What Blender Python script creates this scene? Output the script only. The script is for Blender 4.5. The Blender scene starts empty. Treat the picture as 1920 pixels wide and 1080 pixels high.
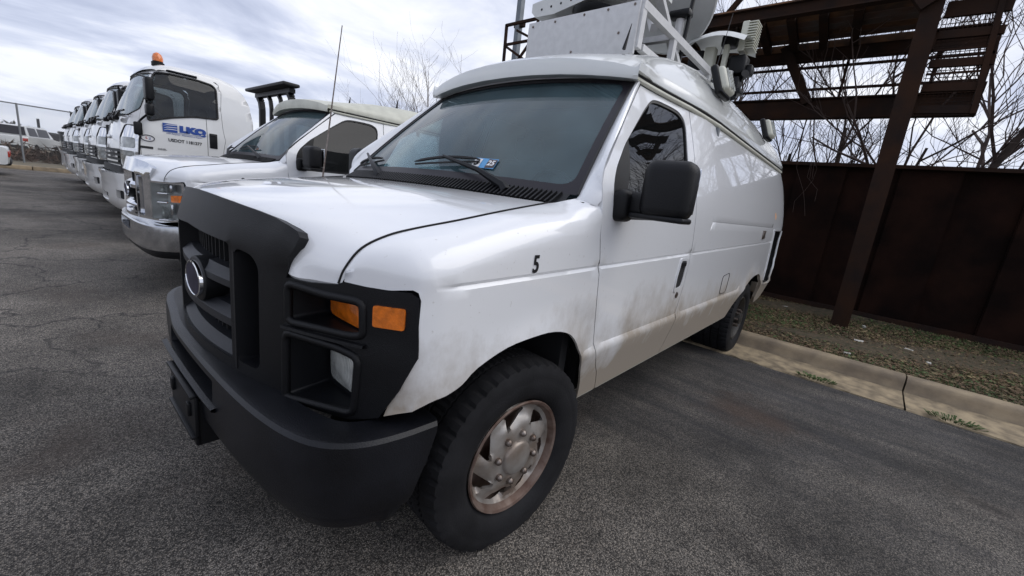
import bpy, bmesh, math, random
from mathutils import Vector, Matrix
from mathutils.geometry import delaunay_2d_cdt
from math import sin, cos, pi, radians, sqrt, hypot

sc = bpy.context.scene
C = sc.collection

# ------------------------------------------------------------------ camera
yaw, pitch, roll = 3.83539311, -0.22336606, 0.12088602
fw = Vector((cos(pitch)*cos(yaw), cos(pitch)*sin(yaw), sin(pitch)))
r0 = Vector((sin(yaw), -cos(yaw), 0)); u0 = r0.cross(fw)
rt = r0*cos(roll)+u0*sin(roll); up = -r0*sin(roll)+u0*cos(roll)
cam = bpy.data.objects.new('camera', bpy.data.cameras.new('camera'))
C.objects.link(cam)
M = Matrix.Identity(4)
for i in range(3):
    M[i][0] = rt[i]; M[i][1] = up[i]; M[i][2] = -fw[i]
M[0][3], M[1][3], M[2][3] = 1.13472950, 1.79441211, 1.32645185
cam.matrix_world = M
cam.data.sensor_width = 36
cam.data.lens = 766.580532/1920*36
cam.data.clip_start = .05; cam.data.clip_end = 2000
sc.camera = cam

# ------------------------------------------------------------------ sky and sun
SUN_EL, SUN_AZ = 46, 130      # azimuth measured from +x towards +y
w = bpy.data.worlds.new('World'); sc.world = w; w.use_nodes = True
nt = w.node_tree; nt.nodes.clear()
def N(tree, t, **k):
    n = tree.nodes.new(t)
    for a, b in k.items():
        if a in n.inputs: n.inputs[a].default_value = b
        else: setattr(n, a, b)
    return n
def L(tree, a, b): tree.links.new(a, b)
out = N(nt, 'ShaderNodeOutputWorld'); bg = N(nt, 'ShaderNodeBackground'); bg.inputs['Strength'].default_value = .1
sky = N(nt, 'ShaderNodeTexSky', sky_type='NISHITA'); sky.sun_disc = False
sky.sun_elevation = radians(SUN_EL); sky.sun_rotation = radians(90-SUN_AZ)
tc = N(nt, 'ShaderNodeTexCoord')
sep = N(nt, 'ShaderNodeSeparateXYZ'); L(nt, tc.outputs['Generated'], sep.inputs[0])
zc = N(nt, 'ShaderNodeMath', operation='MAXIMUM'); L(nt, sep.outputs['Z'], zc.inputs[0]); zc.inputs[1].default_value = 0.0
za = N(nt, 'ShaderNodeMath', operation='ADD'); L(nt, zc.outputs[0], za.inputs[0]); za.inputs[1].default_value = .16
dv = N(nt, 'ShaderNodeVectorMath', operation='DIVIDE')
cz = N(nt, 'ShaderNodeCombineXYZ')
for k in 'XYZ': L(nt, za.outputs[0], cz.inputs[k])
L(nt, tc.outputs['Generated'], dv.inputs[0]); L(nt, cz.outputs[0], dv.inputs[1])
mp = N(nt, 'ShaderNodeMapping'); mp.inputs['Rotation'].default_value = (0, 0, radians(-32)); mp.inputs['Scale'].default_value = (.85, 1.25, .0)
mp.inputs['Location'].default_value = (.35, 1.9, 0)
L(nt, dv.outputs[0], mp.inputs['Vector'])
n1 = N(nt, 'ShaderNodeTexNoise'); n1.inputs['Scale'].default_value = 1.15; n1.inputs['Detail'].default_value = 7; n1.inputs['Roughness'].default_value = .56
n1.inputs['Distortion'].default_value = .45
L(nt, mp.outputs[0], n1.inputs['Vector'])
rp = N(nt, 'ShaderNodeValToRGB'); e = rp.color_ramp.elements
e[0].position = .34; e[0].color = (4.6, 5.1, 6.7, 1); e[1].position = .62; e[1].color = (9.9, 10.1, 10.8, 1)
em = e.new(.47); em.color = (6.4, 6.9, 8.5, 1)
L(nt, n1.outputs['Fac'], rp.inputs['Fac'])
# evenly bright towards the horizon
hz = N(nt, 'ShaderNodeMapRange'); hz.inputs['From Min'].default_value = .0; hz.inputs['From Max'].default_value = .16
hz.inputs['To Min'].default_value = .75; hz.inputs['To Max'].default_value = .0
L(nt, zc.outputs[0], hz.inputs['Value'])
m2 = N(nt, 'ShaderNodeMix', data_type='RGBA'); m2.inputs['B'].default_value = (8.1, 8.4, 9.2, 1) if False else (0, 0, 0, 1)
m2.inputs[7].default_value = (7.4, 7.8, 8.9, 1)
L(nt, hz.outputs[0], m2.inputs[0]); L(nt, rp.outputs['Color'], m2.inputs[6])
m1 = N(nt, 'ShaderNodeMix', data_type='RGBA'); m1.inputs[0].default_value = .93
L(nt, sky.outputs['Color'], m1.inputs[6]); L(nt, m2.outputs[2], m1.inputs[7])
L(nt, m1.outputs[2], bg.inputs['Color']); L(nt, bg.outputs[0], out.inputs['Surface'])

sun = bpy.data.objects.new('sun', bpy.data.lights.new('sun', 'SUN')); C.objects.link(sun)
sun.data.energy = 1.25; sun.data.angle = radians(58); sun.data.color = (1, .96, .9)
sd = Vector((cos(radians(SUN_EL))*cos(radians(SUN_AZ)), cos(radians(SUN_EL))*sin(radians(SUN_AZ)), sin(radians(SUN_EL))))
sun.rotation_euler = sd.to_track_quat('Z', 'Y').to_euler()
sc.view_settings.view_transform = 'Standard'; sc.view_settings.look = 'None'
sc.view_settings.exposure = 0.14; sc.view_settings.gamma = 1
sc.view_settings.use_curve_mapping = False
sc.render.engine = 'CYCLES'
sc.cycles.max_bounces = 8; sc.cycles.transparent_max_bounces = 12
rnd = random.Random(7)

# ------------------------------------------------------------------ helpers
def link(o, parent=None):
    C.objects.link(o)
    if parent is not None: o.parent = parent
    return o
def tag(o, label=None, cat=None, group=None, kind=None):
    for k, v in (('label', label), ('category', cat), ('group', group), ('kind', kind)):
        if v: o[k] = v
    return o
def empty(name, loc=(0, 0, 0), rz=0, label=None, cat=None, group=None):
    o = bpy.data.objects.new(name, None); o.location = loc; o.rotation_euler = (0, 0, rz); o.empty_display_size = .2
    link(o); return tag(o, label, cat, group)
def newmesh(name, V, F, mat, parent=None, smooth=35, fix=False):
    me = bpy.data.meshes.new(name); me.from_pydata([tuple(v) for v in V], [], F)
    if fix:
        bm = bmesh.new(); bm.from_mesh(me); bmesh.ops.recalc_face_normals(bm, faces=bm.faces); bm.to_mesh(me); bm.free()
    me.update(); me.materials.append(mat)
    if smooth:
        me.shade_smooth(); me.set_sharp_from_angle(angle=radians(smooth))
    return link(bpy.data.objects.new(name, me), parent)
def copy_tree(o, parent=None):
    c = o.copy(); C.objects.link(c); c.parent = parent
    for ch in list(o.children): copy_tree(ch, c)
    return c
def interp(t, xs, ys):
    if t <= xs[0]: return ys[0]
    for i in range(len(xs)-1):
        if t <= xs[i+1]:
            a = (t-xs[i])/(xs[i+1]-xs[i]); return ys[i]*(1-a)+ys[i+1]*a
    return ys[-1]
def sstep(a, b, t):
    t = max(0, min(1, (t-a)/(b-a))); return t*t*(3-2*t)
def cmr(p, n):
    """catmull-rom through points p, n samples per span"""
    p = [Vector(q) for q in p]; o = []
    for i in range(len(p)-1):
        a, b = p[i], p[i+1]; m0 = p[i-1] if i else a*2-b; m1 = p[i+2] if i+2 < len(p) else b*2-a
        for k in range(n):
            t = k/n
            o.append(.5*(2*a+(b-m0)*t+(2*m0-5*a+4*b-m1)*t*t+(3*a-m0-3*b+m1)*t**3))
    o.append(p[-1]); return o
class MB:
    def __init__(s): s.v = []; s.f = []
    def add(s, V, F):
        k = len(s.v); s.v += [Vector(q) for q in V]; s.f += [tuple(i+k for i in f) for f in F]; return s
    def box(s, c, d, M=None):
        V = [Vector((x*d[0]/2, y*d[1]/2, z*d[2]/2)) for x in (-1, 1) for y in (-1, 1) for z in (-1, 1)]
        if M: V = [M @ q for q in V]
        V = [q+Vector(c) for q in V]
        return s.add(V, [(0, 1, 3, 2), (4, 6, 7, 5), (0, 4, 5, 1), (2, 3, 7, 6), (0, 2, 6, 4), (1, 5, 7, 3)])
    def rbox(s, c, d, r=.01, seg=2, M=None):
        bm = bmesh.new(); bmesh.ops.create_cube(bm, size=1)
        for q in bm.verts: q.co = Vector((q.co.x*d[0], q.co.y*d[1], q.co.z*d[2]))
        bmesh.ops.bevel(bm, geom=list(bm.edges), offset=min(r, min(d)*.49), segments=seg, profile=.5, affect='EDGES')
        bm.verts.index_update()
        V = [q.co.copy() for q in bm.verts]; F = [tuple(q.index for q in f.verts) for f in bm.faces]; bm.free()
        if M: V = [M @ q for q in V]
        return s.add([q+Vector(c) for q in V], F)
    def bar(s, a, b, wd, ht, upv=(0, 0, 1)):
        a, b = Vector(a), Vector(b); d = (b-a).normalized(); u = Vector(upv)
        sd_ = d.cross(u)
        if sd_.length < 1e-4: sd_ = d.cross(Vector((0, 1, 0)))
        sd_.normalize(); u = sd_.cross(d)
        V = [p+sd_*x*wd/2+u*y*ht/2 for p in (a, b) for x, y in ((-1, -1), (1, -1), (1, 1), (-1, 1))]
        return s.add(V, [(0, 1, 5, 4), (1, 2, 6, 5), (2, 3, 7, 6), (3, 0, 4, 7), (3, 2, 1, 0), (4, 5, 6, 7)])
    def tube(s, path, r, n=8, cap=True):
        P = [Vector(q) for q in path]; R = r if isinstance(r, (list, tuple)) else [r]*len(P)
        d = (P[1]-P[0]).normalized(); u = d.orthogonal().normalized(); V = []; F = []
        for i, q in enumerate(P):
            d2 = ((P[i+1]-q) if i+1 < len(P) else (q-P[i-1])).normalized()
            if i and i+1 < len(P): d2 = ((P[i+1]-q).normalized()+(q-P[i-1]).normalized()).normalized()
            u = (u-d2*u.dot(d2)).normalized(); vv = d2.cross(u)
            for k in range(n):
                a = 2*pi*k/n; V.append(q+(u*cos(a)+vv*sin(a))*R[i])
        for i in range(len(P)-1):
            for k in range(n):
                F.append((i*n+k, i*n+(k+1) % n, (i+1)*n+(k+1) % n, (i+1)*n+k))
        if cap: F += [tuple(range(n-1, -1, -1)), tuple(range((len(P)-1)*n, len(P)*n))]
        return s.add(V, F)
    def lathe(s, prof, n=32, M=None, a0=0, a1=2*pi):
        """profile (r, h); axis +h"""
        full = abs(a1-a0-2*pi) < 1e-6; V = []; F = []; m = len(prof); cnt = n if full else n+1
        for k in range(cnt):
            a = a0+(a1-a0)*k/n
            for r, h in prof: V.append(Vector((r*cos(a), r*sin(a), h)))
        for k in range(n):
            k2 = (k+1) % cnt
            for i in range(m-1): F.append((k*m+i, k2*m+i, k2*m+i+1, k*m+i+1))
        if M: V = [M @ q for q in V]
        return s.add(V, F)
    def prism(s, poly, f0, f1):
        """poly of 2d points mapped by f0 / f1 to the two end faces"""
        n = len(poly); V = [f0(*p) for p in poly]+[f1(*p) for p in poly]
        F = [(i, (i+1) % n, n+(i+1) % n, n+i) for i in range(n)]+[tuple(range(n-1, -1, -1)), tuple(range(n, 2*n))]
        return s.add(V, F)
    def grid(s, rows, closed=False):
        m = len(rows[0]); V = [q for r in rows for q in r]; F = []
        for i in range(len(rows)-1):
            for k in range(m-1+(1 if closed else 0)):
                F.append((i*m+k, i*m+(k+1) % m, (i+1)*m+(k+1) % m, (i+1)*m+k))
        return s.add(V, F)
    def build(s, name, mat, parent=None, smooth=35, fix=True):
        return newmesh(name, s.v, s.f, mat, parent, smooth, fix)
def inpoly(x, y, P):
    c = False; n = len(P); j = n-1
    for i in range(n):
        if (P[i][1] > y) != (P[j][1] > y) and x < (P[j][0]-P[i][0])*(y-P[i][1])/(P[j][1]-P[i][1])+P[i][0]: c = not c
        j = i
    return c
def resample(P, step):
    o = []; n = len(P)
    for i in range(n):
        a, b = P[i], P[(i+1) % n]; l = hypot(b[0]-a[0], b[1]-a[1]); k = max(1, int(l/step+.5))
        o += [(a[0]+(b[0]-a[0])*q/k, a[1]+(b[1]-a[1])*q/k) for q in range(k)]
    return o
def rounded(P, r, n=4):
    """round the corners of a closed polygon"""
    o = []; m = len(P)
    for i in range(m):
        p = Vector(P[i]); a = Vector(P[i-1])-p; b = Vector(P[(i+1) % m])-p
        ra = min(r, a.length*.45, b.length*.45); a = p+a.normalized()*ra; b = p+b.normalized()*ra
        for k in range(n+1):
            t = k/n; o.append(tuple(a*(1-t)**2+p*2*t*(1-t)+b*t*t))
    return o
def panel(name, F, outline, mat, parent, out, holes=(), step=.045, depth=.025, rows=(), mirror=False, smooth=32, bstep=None, hole_depth=None):
    """sheet over the 2d outline, bent by F(u,v), with its edges turned in"""
    loops = [resample(l, bstep or step*.7) for l in [outline]+list(holes)]
    co = []; ed = []; span = []
    for l in loops:
        k = len(co); co += l; ed += [(k+i, k+(i+1) % len(l)) for i in range(len(l))]; span.append((k, len(l)))
    us = [p[0] for p in loops[0]]; vs = [p[1] for p in loops[0]]
    def ok(u, v, m):
        if not inpoly(u, v, loops[0]): return False
        for h in loops[1:]:
            if inpoly(u, v, h): return False
        for p in co[:nb]:
            if abs(p[0]-u) < m and abs(p[1]-v) < m and hypot(p[0]-u, p[1]-v) < m: return False
        return True
    nb = len(co); extra = []
    for p in rows:
        if ok(p[0], p[1], .006): extra.append(p)
    nu = int((max(us)-min(us))/step)+1; nv = int((max(vs)-min(vs))/step)+1
    near = {}
    for p in extra: near.setdefault((int(p[0]/step), int(p[1]/step)), []).append(p)
    for i in range(nu+1):
        for j in range(nv+1):
            u = min(us)+(i+.5*(j % 2))*step; v = min(vs)+j*step
            k = (int(u/step), int(v/step)); q = [z for a in (-1, 0, 1) for b in (-1, 0, 1) for z in near.get((k[0]+a, k[1]+b), [])]
            if any(abs(z[1]-v) < step*.4 for z in q): continue
            if ok(u, v, step*.5): extra.append((u, v))
    co = co+extra
    r = delaunay_2d_cdt([Vector(p) for p in co], ed, [], 0, 1e-6)
    V2, Fs, orig = r[0], r[2], r[3]
    mp_ = {}
    for i, l in enumerate(orig):
        for q in l: mp_[q] = i
    faces = []
    for f in Fs:
        cx = sum(V2[i][0] for i in f)/len(f); cy = sum(V2[i][1] for i in f)/len(f)
        if inpoly(cx, cy, loops[0]) and not any(inpoly(cx, cy, h) for h in loops[1:]): faces.append(tuple(f))
    V = [Vector(F(p[0], p[1])) for p in V2]; O = Vector(out) if not callable(out) else None
    nrm = [Vector((0, 0, 0)) for _ in V]; ff = []
    for f in faces:
        n = (V[f[1]]-V[f[0]]).cross(V[f[2]]-V[f[0]]); o = O if O is not None else Vector(out(V[f[0]]))
        if n.dot(o) < 0: f = tuple(reversed(f)); n = -n
        ff.append(f)
        for i in f: nrm[i] += n
    if depth:
        for li, (k, m) in enumerate(span):
            dd = depth if li == 0 or hole_depth is None else hole_depth
            idx = [mp_[k+i] for i in range(m)]; b = len(V)
            for i in idx:
                n = nrm[i].normalized() if nrm[i].length > 0 else Vector((0, 0, 0)); V.append(V[i]-n*dd)
            for i in range(m):
                j = (i+1) % m
                if idx[i] != idx[j]: ff.append((idx[i], idx[j], b+j, b+i))
    if mirror:
        V = [Vector((q.x, -q.y, q.z)) for q in V]; ff = [tuple(reversed(f)) for f in ff]
    return newmesh(name, V, ff, mat, parent, smooth)
def text(name, s, size, mat, parent, loc, ax, ay, extrude=.001, align='CENTER', shear=0, bold=0, sx=1):
    cu = bpy.data.curves.new(name, 'FONT'); cu.body = s; cu.size = size; cu.extrude = extrude; cu.align_x = align; cu.align_y = 'CENTER'
    cu.shear = shear; cu.offset = bold; cu.materials.append(mat); cu.resolution_u = 3
    o = bpy.data.objects.new(name, cu); ax = Vector(ax).normalized(); ay = Vector(ay); ay = (ay-ax*ay.dot(ax)).normalized(); az = ax.cross(ay)
    m = Matrix.Identity(4)
    for i in range(3): m[i][0] = ax[i]*sx; m[i][1] = ay[i]; m[i][2] = az[i]; m[i][3] = loc[i]
    me = bpy.data.meshes.new_from_object(o); me.name = name
    if not me.materials: me.materials.append(mat)
    bpy.data.objects.remove(o); o = bpy.data.objects.new(name, me)
    link(o, parent); o.matrix_local = m
    return o
RX = Matrix.Rotation(pi/2, 4, 'X'); RY = Matrix.Rotation(pi/2, 4, 'Y')
AXY = Matrix(((1, 0, 0, 0), (0, 0, 1, 0), (0, 1, 0, 0), (0, 0, 0, 1)))     # lathe axis -> +y

# ------------------------------------------------------------------ materials
def mat(name, col, rough=.5, metal=0, var=0, vscale=8, bump=0, bscale=60, coat=0, col2=None, spec=None, detail=5):
    m = bpy.data.materials.new(name); m.use_nodes = True; t = m.node_tree; b = t.nodes['Principled BSDF']
    b.inputs['Base Color'].default_value = (*col, 1); b.inputs['Roughness'].default_value = rough; b.inputs['Metallic'].default_value = metal
    if coat: b.inputs['Coat Weight'].default_value = coat; b.inputs['Coat Roughness'].default_value = .03
    if spec is not None: b.inputs['Specular IOR Level'].default_value = spec
    c = N(t, 'ShaderNodeTexCoord')
    if var or col2:
        n = N(t, 'ShaderNodeTexNoise'); n.inputs['Scale'].default_value = vscale; n.inputs['Detail'].default_value = detail; L(t, c.outputs['Object'], n.inputs['Vector'])
        r = N(t, 'ShaderNodeValToRGB'); q = r.color_ramp.elements; q[0].position = .35; q[1].position = .65
        c2 = col2 or tuple(x*(1-var) for x in col)
        q[0].color = (*col, 1); q[1].color = (*c2, 1)
        L(t, n.outputs['Fac'], r.inputs['Fac']); L(t, r.outputs['Color'], b.inputs['Base Color'])
    if bump:
        n = N(t, 'ShaderNodeTexNoise'); n.inputs['Scale'].default_value = bscale; n.inputs['Detail'].default_value = 4; L(t, c.outputs['Object'], n.inputs['Vector'])
        bp = N(t, 'ShaderNodeBump'); bp.inputs['Strength'].default_value = bump; bp.inputs['Distance'].default_value = .004
        L(t, n.outputs['Fac'], bp.inputs['Height']); L(t, bp.outputs[0], b.inputs['Normal'])
    return m
def paint(name, col, dirt=1.0, top=.95, grime=(.25, .20, .14)):
    """glossy paint, road grime rising from the sill, faint streaks"""
    m = mat(name, col, .32, coat=1); t = m.node_tree; b = t.nodes['Principled BSDF']
    c = N(t, 'ShaderNodeTexCoord'); s = N(t, 'ShaderNodeSeparateXYZ'); L(t, c.outputs['Object'], s.inputs[0])
    n = N(t, 'ShaderNodeTexNoise'); n.inputs['Scale'].default_value = 3.5; n.inputs['Detail'].default_value = 8; n.inputs['Roughness'].default_value = .68
    mpn = N(t, 'ShaderNodeMapping'); mpn.inputs['Scale'].default_value = (1, 1, .7); L(t, c.outputs['Object'], mpn.inputs[0]); L(t, mpn.outputs[0], n.inputs['Vector'])
    r = N(t, 'ShaderNodeMapRange'); r.inputs['From Min'].default_value = top+.22; r.inputs['From Max'].default_value = .45; r.inputs['To Min'].default_value = -.42; r.inputs['To Max'].default_value = .62
    L(t, s.outputs['Z'], r.inputs['Value'])
    a = N(t, 'ShaderNodeMath', operation='ADD'); L(t, r.outputs[0], a.inputs[0]); L(t, n.outputs['Fac'], a.inputs[1])
    k = N(t, 'ShaderNodeMapRange'); k.inputs['From Min'].default_value = .46; k.inputs['From Max'].default_value = .88; k.inputs['To Max'].default_value = .88*dirt
    L(t, a.outputs[0], k.inputs['Value'])
    # small specks
    v = N(t, 'ShaderNodeTexNoise'); v.inputs['Scale'].default_value = 70; v.inputs['Detail'].default_value = 2; L(t, c.outputs['Object'], v.inputs['Vector'])
    vr = N(t, 'ShaderNodeMapRange'); vr.inputs['From Min'].default_value = .70; vr.inputs['From Max'].default_value = .78; vr.inputs['To Max'].default_value = .35*dirt; L(t, v.outputs['Fac'], vr.inputs['Value'])
    mx0 = N(t, 'ShaderNodeMath', operation='MAXIMUM'); L(t, k.outputs[0], mx0.inputs[0]); L(t, vr.outputs[0], mx0.inputs[1])
    mx = N(t, 'ShaderNodeMix', data_type='RGBA'); mx.inputs[6].default_value = (*col, 1); mx.inputs[7].default_value = (*grime, 1)
    L(t, mx0.outputs[0], mx.inputs[0]); L(t, mx.outputs[2], b.inputs['Base Color'])
    rr = N(t, 'ShaderNodeMapRange'); rr.inputs['To Min'].default_value = .28; rr.inputs['To Max'].default_value = .75; L(t, mx0.outputs[0], rr.inputs['Value']); L(t, rr.outputs[0], b.inputs['Roughness'])
    cw = N(t, 'ShaderNodeMapRange'); cw.inputs['To Min'].default_value = 1; cw.inputs['To Max'].default_value = 0; L(t, mx0.outputs[0], cw.inputs['Value']); L(t, cw.outputs[0], b.inputs['Coat Weight'])
    return m
def glass(name, tint, refl_rough=.03, haze=.06, hazecol=(.45, .48, .5), ior=1.5):
    m = bpy.data.materials.new(name); m.use_nodes = True; t = m.node_tree; t.nodes.clear()
    o = N(t, 'ShaderNodeOutputMaterial'); tr = N(t, 'ShaderNodeBsdfTransparent'); tr.inputs[0].default_value = (*tint, 1)
    df = N(t, 'ShaderNodeBsdfDiffuse'); df.inputs[0].default_value = (*hazecol, 1)  # diffuse film: dust, plus the hazy sky reflection put into windshield colour
    gl = N(t, 'ShaderNodeBsdfGlossy'); gl.inputs['Roughness'].default_value = refl_rough
    c = N(t, 'ShaderNodeTexCoord'); n = N(t, 'ShaderNodeTexNoise'); n.inputs['Scale'].default_value = 5; n.inputs['Detail'].default_value = 6; L(t, c.outputs['Object'], n.inputs['Vector'])
    r = N(t, 'ShaderNodeMapRange'); r.inputs['To Min'].default_value = haze*.5; r.inputs['To Max'].default_value = haze*1.5; L(t, n.outputs['Fac'], r.inputs['Value'])
    a = N(t, 'ShaderNodeMixShader'); L(t, r.outputs[0], a.inputs[0]); L(t, tr.outputs[0], a.inputs[1]); L(t, df.outputs[0], a.inputs[2])
    f = N(t, 'ShaderNodeFresnel'); f.inputs['IOR'].default_value = ior
    b = N(t, 'ShaderNodeMixShader'); L(t, f.outputs[0], b.inputs[0]); L(t, a.outputs[0], b.inputs[1]); L(t, gl.outputs[0], b.inputs[2])
    L(t, b.outputs[0], o.inputs['Surface']); return m
m_paint = paint('white_van_paint', (.80, .81, .825))
m_paint2 = paint('clean_white_paint', (.75, .765, .79), .5)
m_cap = mat('cream_fibreglass', (.74, .755, .735), .22, coat=.7, var=.06, vscale=3)
m_cream = mat('aged_cream_paint', (.62, .62, .53), .45, var=.15, vscale=9)
m_black = mat('black_textured_plastic', (.0040, .0042, .0052), .44, bump=.35, bscale=420, var=-.9, vscale=2.5, spec=.26)
m_bar = mat('lit_grille_bar_plastic', (.011, .012, .015), .46, bump=.3, bscale=420, var=-.5, vscale=3, spec=.36)  # lighter than the other black plastic, imitating lit tops of the bars
m_blk2 = mat('satin_black_plastic', (.005, .0055, .007), .42, bump=.15, bscale=300, spec=.28)
m_bump = mat('black_bumper_plastic', (.0034, .0037, .0050), .36, bump=.3, bscale=260, var=-1.6, vscale=4, spec=.30, detail=9)
m_dark = mat('dark_cavity', (.006, .006, .007), .85)
m_rub = mat('tyre_rubber', (.009, .009, .010), .75, var=-.8, vscale=7, bump=.3, bscale=120, spec=.2)
m_seal = mat('rubber_seal', (.012, .012, .013), .6)
m_chrome = mat('chrome', (.72, .73, .75), .08, 1, bump=.02, bscale=8)
m_chrome2 = mat('dull_chrome', (.50, .51, .53), .17, 1, bump=.02, bscale=8)
m_steel = mat('steel_hubcap', (.42, .40, .375), .38, .55, col2=(.24, .195, .16), vscale=9, bump=.1, detail=9)
m_drim = mat('dark_steel_wheel', (.06, .056, .052), .5, .4, var=.4, vscale=9)
m_rustrim = mat('rusted_rim_edge', (.20, .15, .125), .55, .4, col2=(.10, .055, .04), vscale=18)
m_lug = mat('lug_nut_steel', (.25, .22, .2), .4, .8, col2=(.1, .07, .055), vscale=40)
m_amber = mat('amber_lens', (.80, .19, .012), .15, coat=1, var=.35, vscale=40, bump=.4, bscale=120)
m_lens = mat('ribbed_clear_lens', (.78, .80, .76), .16, .15, coat=1, bump=.5, bscale=70, var=.45, vscale=16)
t = m_lens.node_tree; wv = N(t, 'ShaderNodeTexWave', bands_direction='Y'); wv.inputs['Scale'].default_value = 38; wv.inputs['Distortion'].default_value = .3; tcw = N(t, 'ShaderNodeTexCoord'); L(t, tcw.outputs['Object'], wv.inputs['Vector'])
bw = N(t, 'ShaderNodeBump'); bw.inputs['Strength'].default_value = .8; bw.inputs['Distance'].default_value = .004; L(t, wv.outputs['Fac'], bw.inputs['Height']); L(t, bw.outputs[0], t.nodes['Principled BSDF'].inputs['Normal'])
m_refl = mat('lamp_reflector', (.86, .86, .85), .2, .45, bump=.5, bscale=30)
m_hl = mat('truck_lamp_glass', (.40, .42, .42), .12, .5, bump=.6, bscale=14, coat=1, var=.5, vscale=9)
m_grey = mat('interior_grey', (.12, .13, .14), .8)
m_bulk = mat('interior_bulkhead', (.17, .185, .2), .8)
m_wind = glass('windshield_glass', (.46, .60, .64), .03, .20, (.22, .36, .41))
m_tint = glass('tinted_glass', (.06, .065, .07), .015, .012)
m_truckglass = glass('truck_windshield_glass', (.45, .58, .60), .04, .38, (.52, .66, .69))
m_frit = mat('black_frit', (.016, .014, .019), .35, spec=.3)
m_txt = mat('black_vinyl', (.012, .012, .014), .4)
m_blue = mat('blue_vinyl', (.02, .07, .32), .4)
m_red = mat('red_vinyl', (.45, .04, .04), .4)
m_white = mat('white_vinyl', (.78, .78, .78), .4)
m_stick = mat('blue_sticker', (.10, .32, .60), .5)
m_oval = mat('faded_emblem_blue', (.030, .027, .055), .45, spec=.2, var=.5, vscale=30)
m_boxp = mat('grey_painted_steel', (.62, .62, .62), .5, var=.10, vscale=22, bump=.04, bscale=50)
m_dish = mat('dish_grey', (.50, .51, .505), .5, var=.08)
m_whitep = mat('white_powder_coat', (.70, .71, .69), .4, var=.08)
# ------------------------------------------------------------------ van body surfaces (x forward from the front axle, y left, z up)
PZ = [.38, .44, .55, .63, .672, .69, .703, .715, .80, .95, 1.10, 1.30, 1.40, 1.50, 1.60, 1.70, 1.78, 1.85, 1.96, 2.1]
PY = [.93, .945, .968, .987, .996, .998, .994, .984, .986, .989, .992, .988, .978, .962, .94, .915, .893, .87, .828, .77]
_k = [i for i, z in enumerate(PZ) if z >= .80]
_c = cmr([(PZ[i], PY[i], 0) for i in _k], 6)
PZ = PZ[:_k[0]]+[q.x for q in _c]; PY = PY[:_k[0]]+[q.y for q in _c]
def zcrease(x): return 1.072-.0197*x
def yplan(x):
    return interp(x, [.40, .44, .47, .50, .52, .541, .575, .61, .65], [0, .004, .010, .026, .055, .094, .162, .235, .32])
def taper(x, z): return .085*sstep(1.28, 1.95, z)*sstep(-1.9, -.85, x)
def rear_in(x): return interp(x, [-4.90, -4.87, -4.80, -4.7, -4.5, -4.4], [.06, .028, .008, .002, 0, 0])
def sideY(x, z):
    y = interp(z, PZ, PY)-yplan(x)-taper(x, z)-rear_in(x)
    d = abs(z-zcrease(x))
    if d < .011 and -4.3 < x < .47: y -= .008*(1-d/.011)*min(1, (.47-x)/.10)
    if .55 < z < 1.05:
        r = hypot(x+.02, z-.37); y += .014*math.exp(-((r-.475)/.05)**2)*sstep(.60, .75, z)
        r = hypot(x+3.72, z-.37); y += .010*math.exp(-((r-.46)/.05)**2)*sstep(.60, .75, z)
    if -1.75 > x > -4.1:
        d = abs(z-1.305); y -= .005*max(0, 1-d/.012)
    return y
def F_side(x, z): return (x, sideY(x, z), z)
GAPC = [(-.19, .835, 1.312), (.08, .848, 1.268), (.27, .838, 1.229), (.42, .822, 1.198), (.50, .808, 1.175), (.565, .790, 1.138), (.600, .772, 1.083), (.610, .756, 1.037)]
_g = cmr(GAPC, 5)
GXr = [-.36, -.30, -.25, -.21]+[q.x for q in _g]; GYr = [.935, .890, .868, .846]+[q.y for q in _g]; GZr = [1.352, 1.344, 1.330, 1.316]+[q.z for q in _g]
def yg(x): return interp(x, GXr, GYr)
def zg(x): return interp(x, GXr, GZr)
def zr(x):
    wd = max(0, .99-yplan(x)-yg(x)); return zg(x)-.115*(1-math.exp(-wd*1.05/.115*1.25))-.0005
def F_fender(x, v):
    b = zr(x)
    if v <= b: return (x, sideY(x, v), v)
    a = min(1, (v-b)/.2)*pi/2; y0 = sideY(x, b); y1 = yg(x)
    if y0 < y1: y0 = y1
    return (x, y1+(y0-y1)*cos(a), b+(zg(x)-b)*sin(a))
def nose(y): return .78-.30*y*y

DOOR_F = [(-.62, .44), (-.60, .49), (-.565, .55), (-.52, .60), (-.458, .692), (-.412, .914), (-.379, 1.079), (-.342, 1.212), (-.326, 1.34), (-.33, 1.412), (-.359, 1.465), (-.463, 1.559), (-.669, 1.73), (-.93, 1.935)]
DOOR_R = [(-1.497, 1.945), (-1.480, 1.846), (-1.475, 1.697), (-1.467, 1.523), (-1.468, 1.354), (-1.484, 1.243), (-1.512, 1.105), (-1.512, .90), (-1.47, .722), (-1.46, .60), (-1.45, .50), (-1.43, .44)]
WIN = [(-.454, 1.278), (-.426, 1.295), (-.419, 1.406), (-.461, 1.485), (-.582, 1.594), (-.895, 1.805), (-1.0, 1.872), (-1.05, 1.895), (-1.117, 1.905), (-1.247, 1.907), (-1.35, 1.902), (-1.405, 1.87), (-1.41, 1.82), (-1.385, 1.70), (-1.36, 1.55), (-1.335, 1.40), (-1.325, 1.31), (-1.30, 1.291)]
WIN = rounded(WIN, .045, 3)
def off(P, dx): return [(p[0]+dx, p[1]) for p in P]

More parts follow.
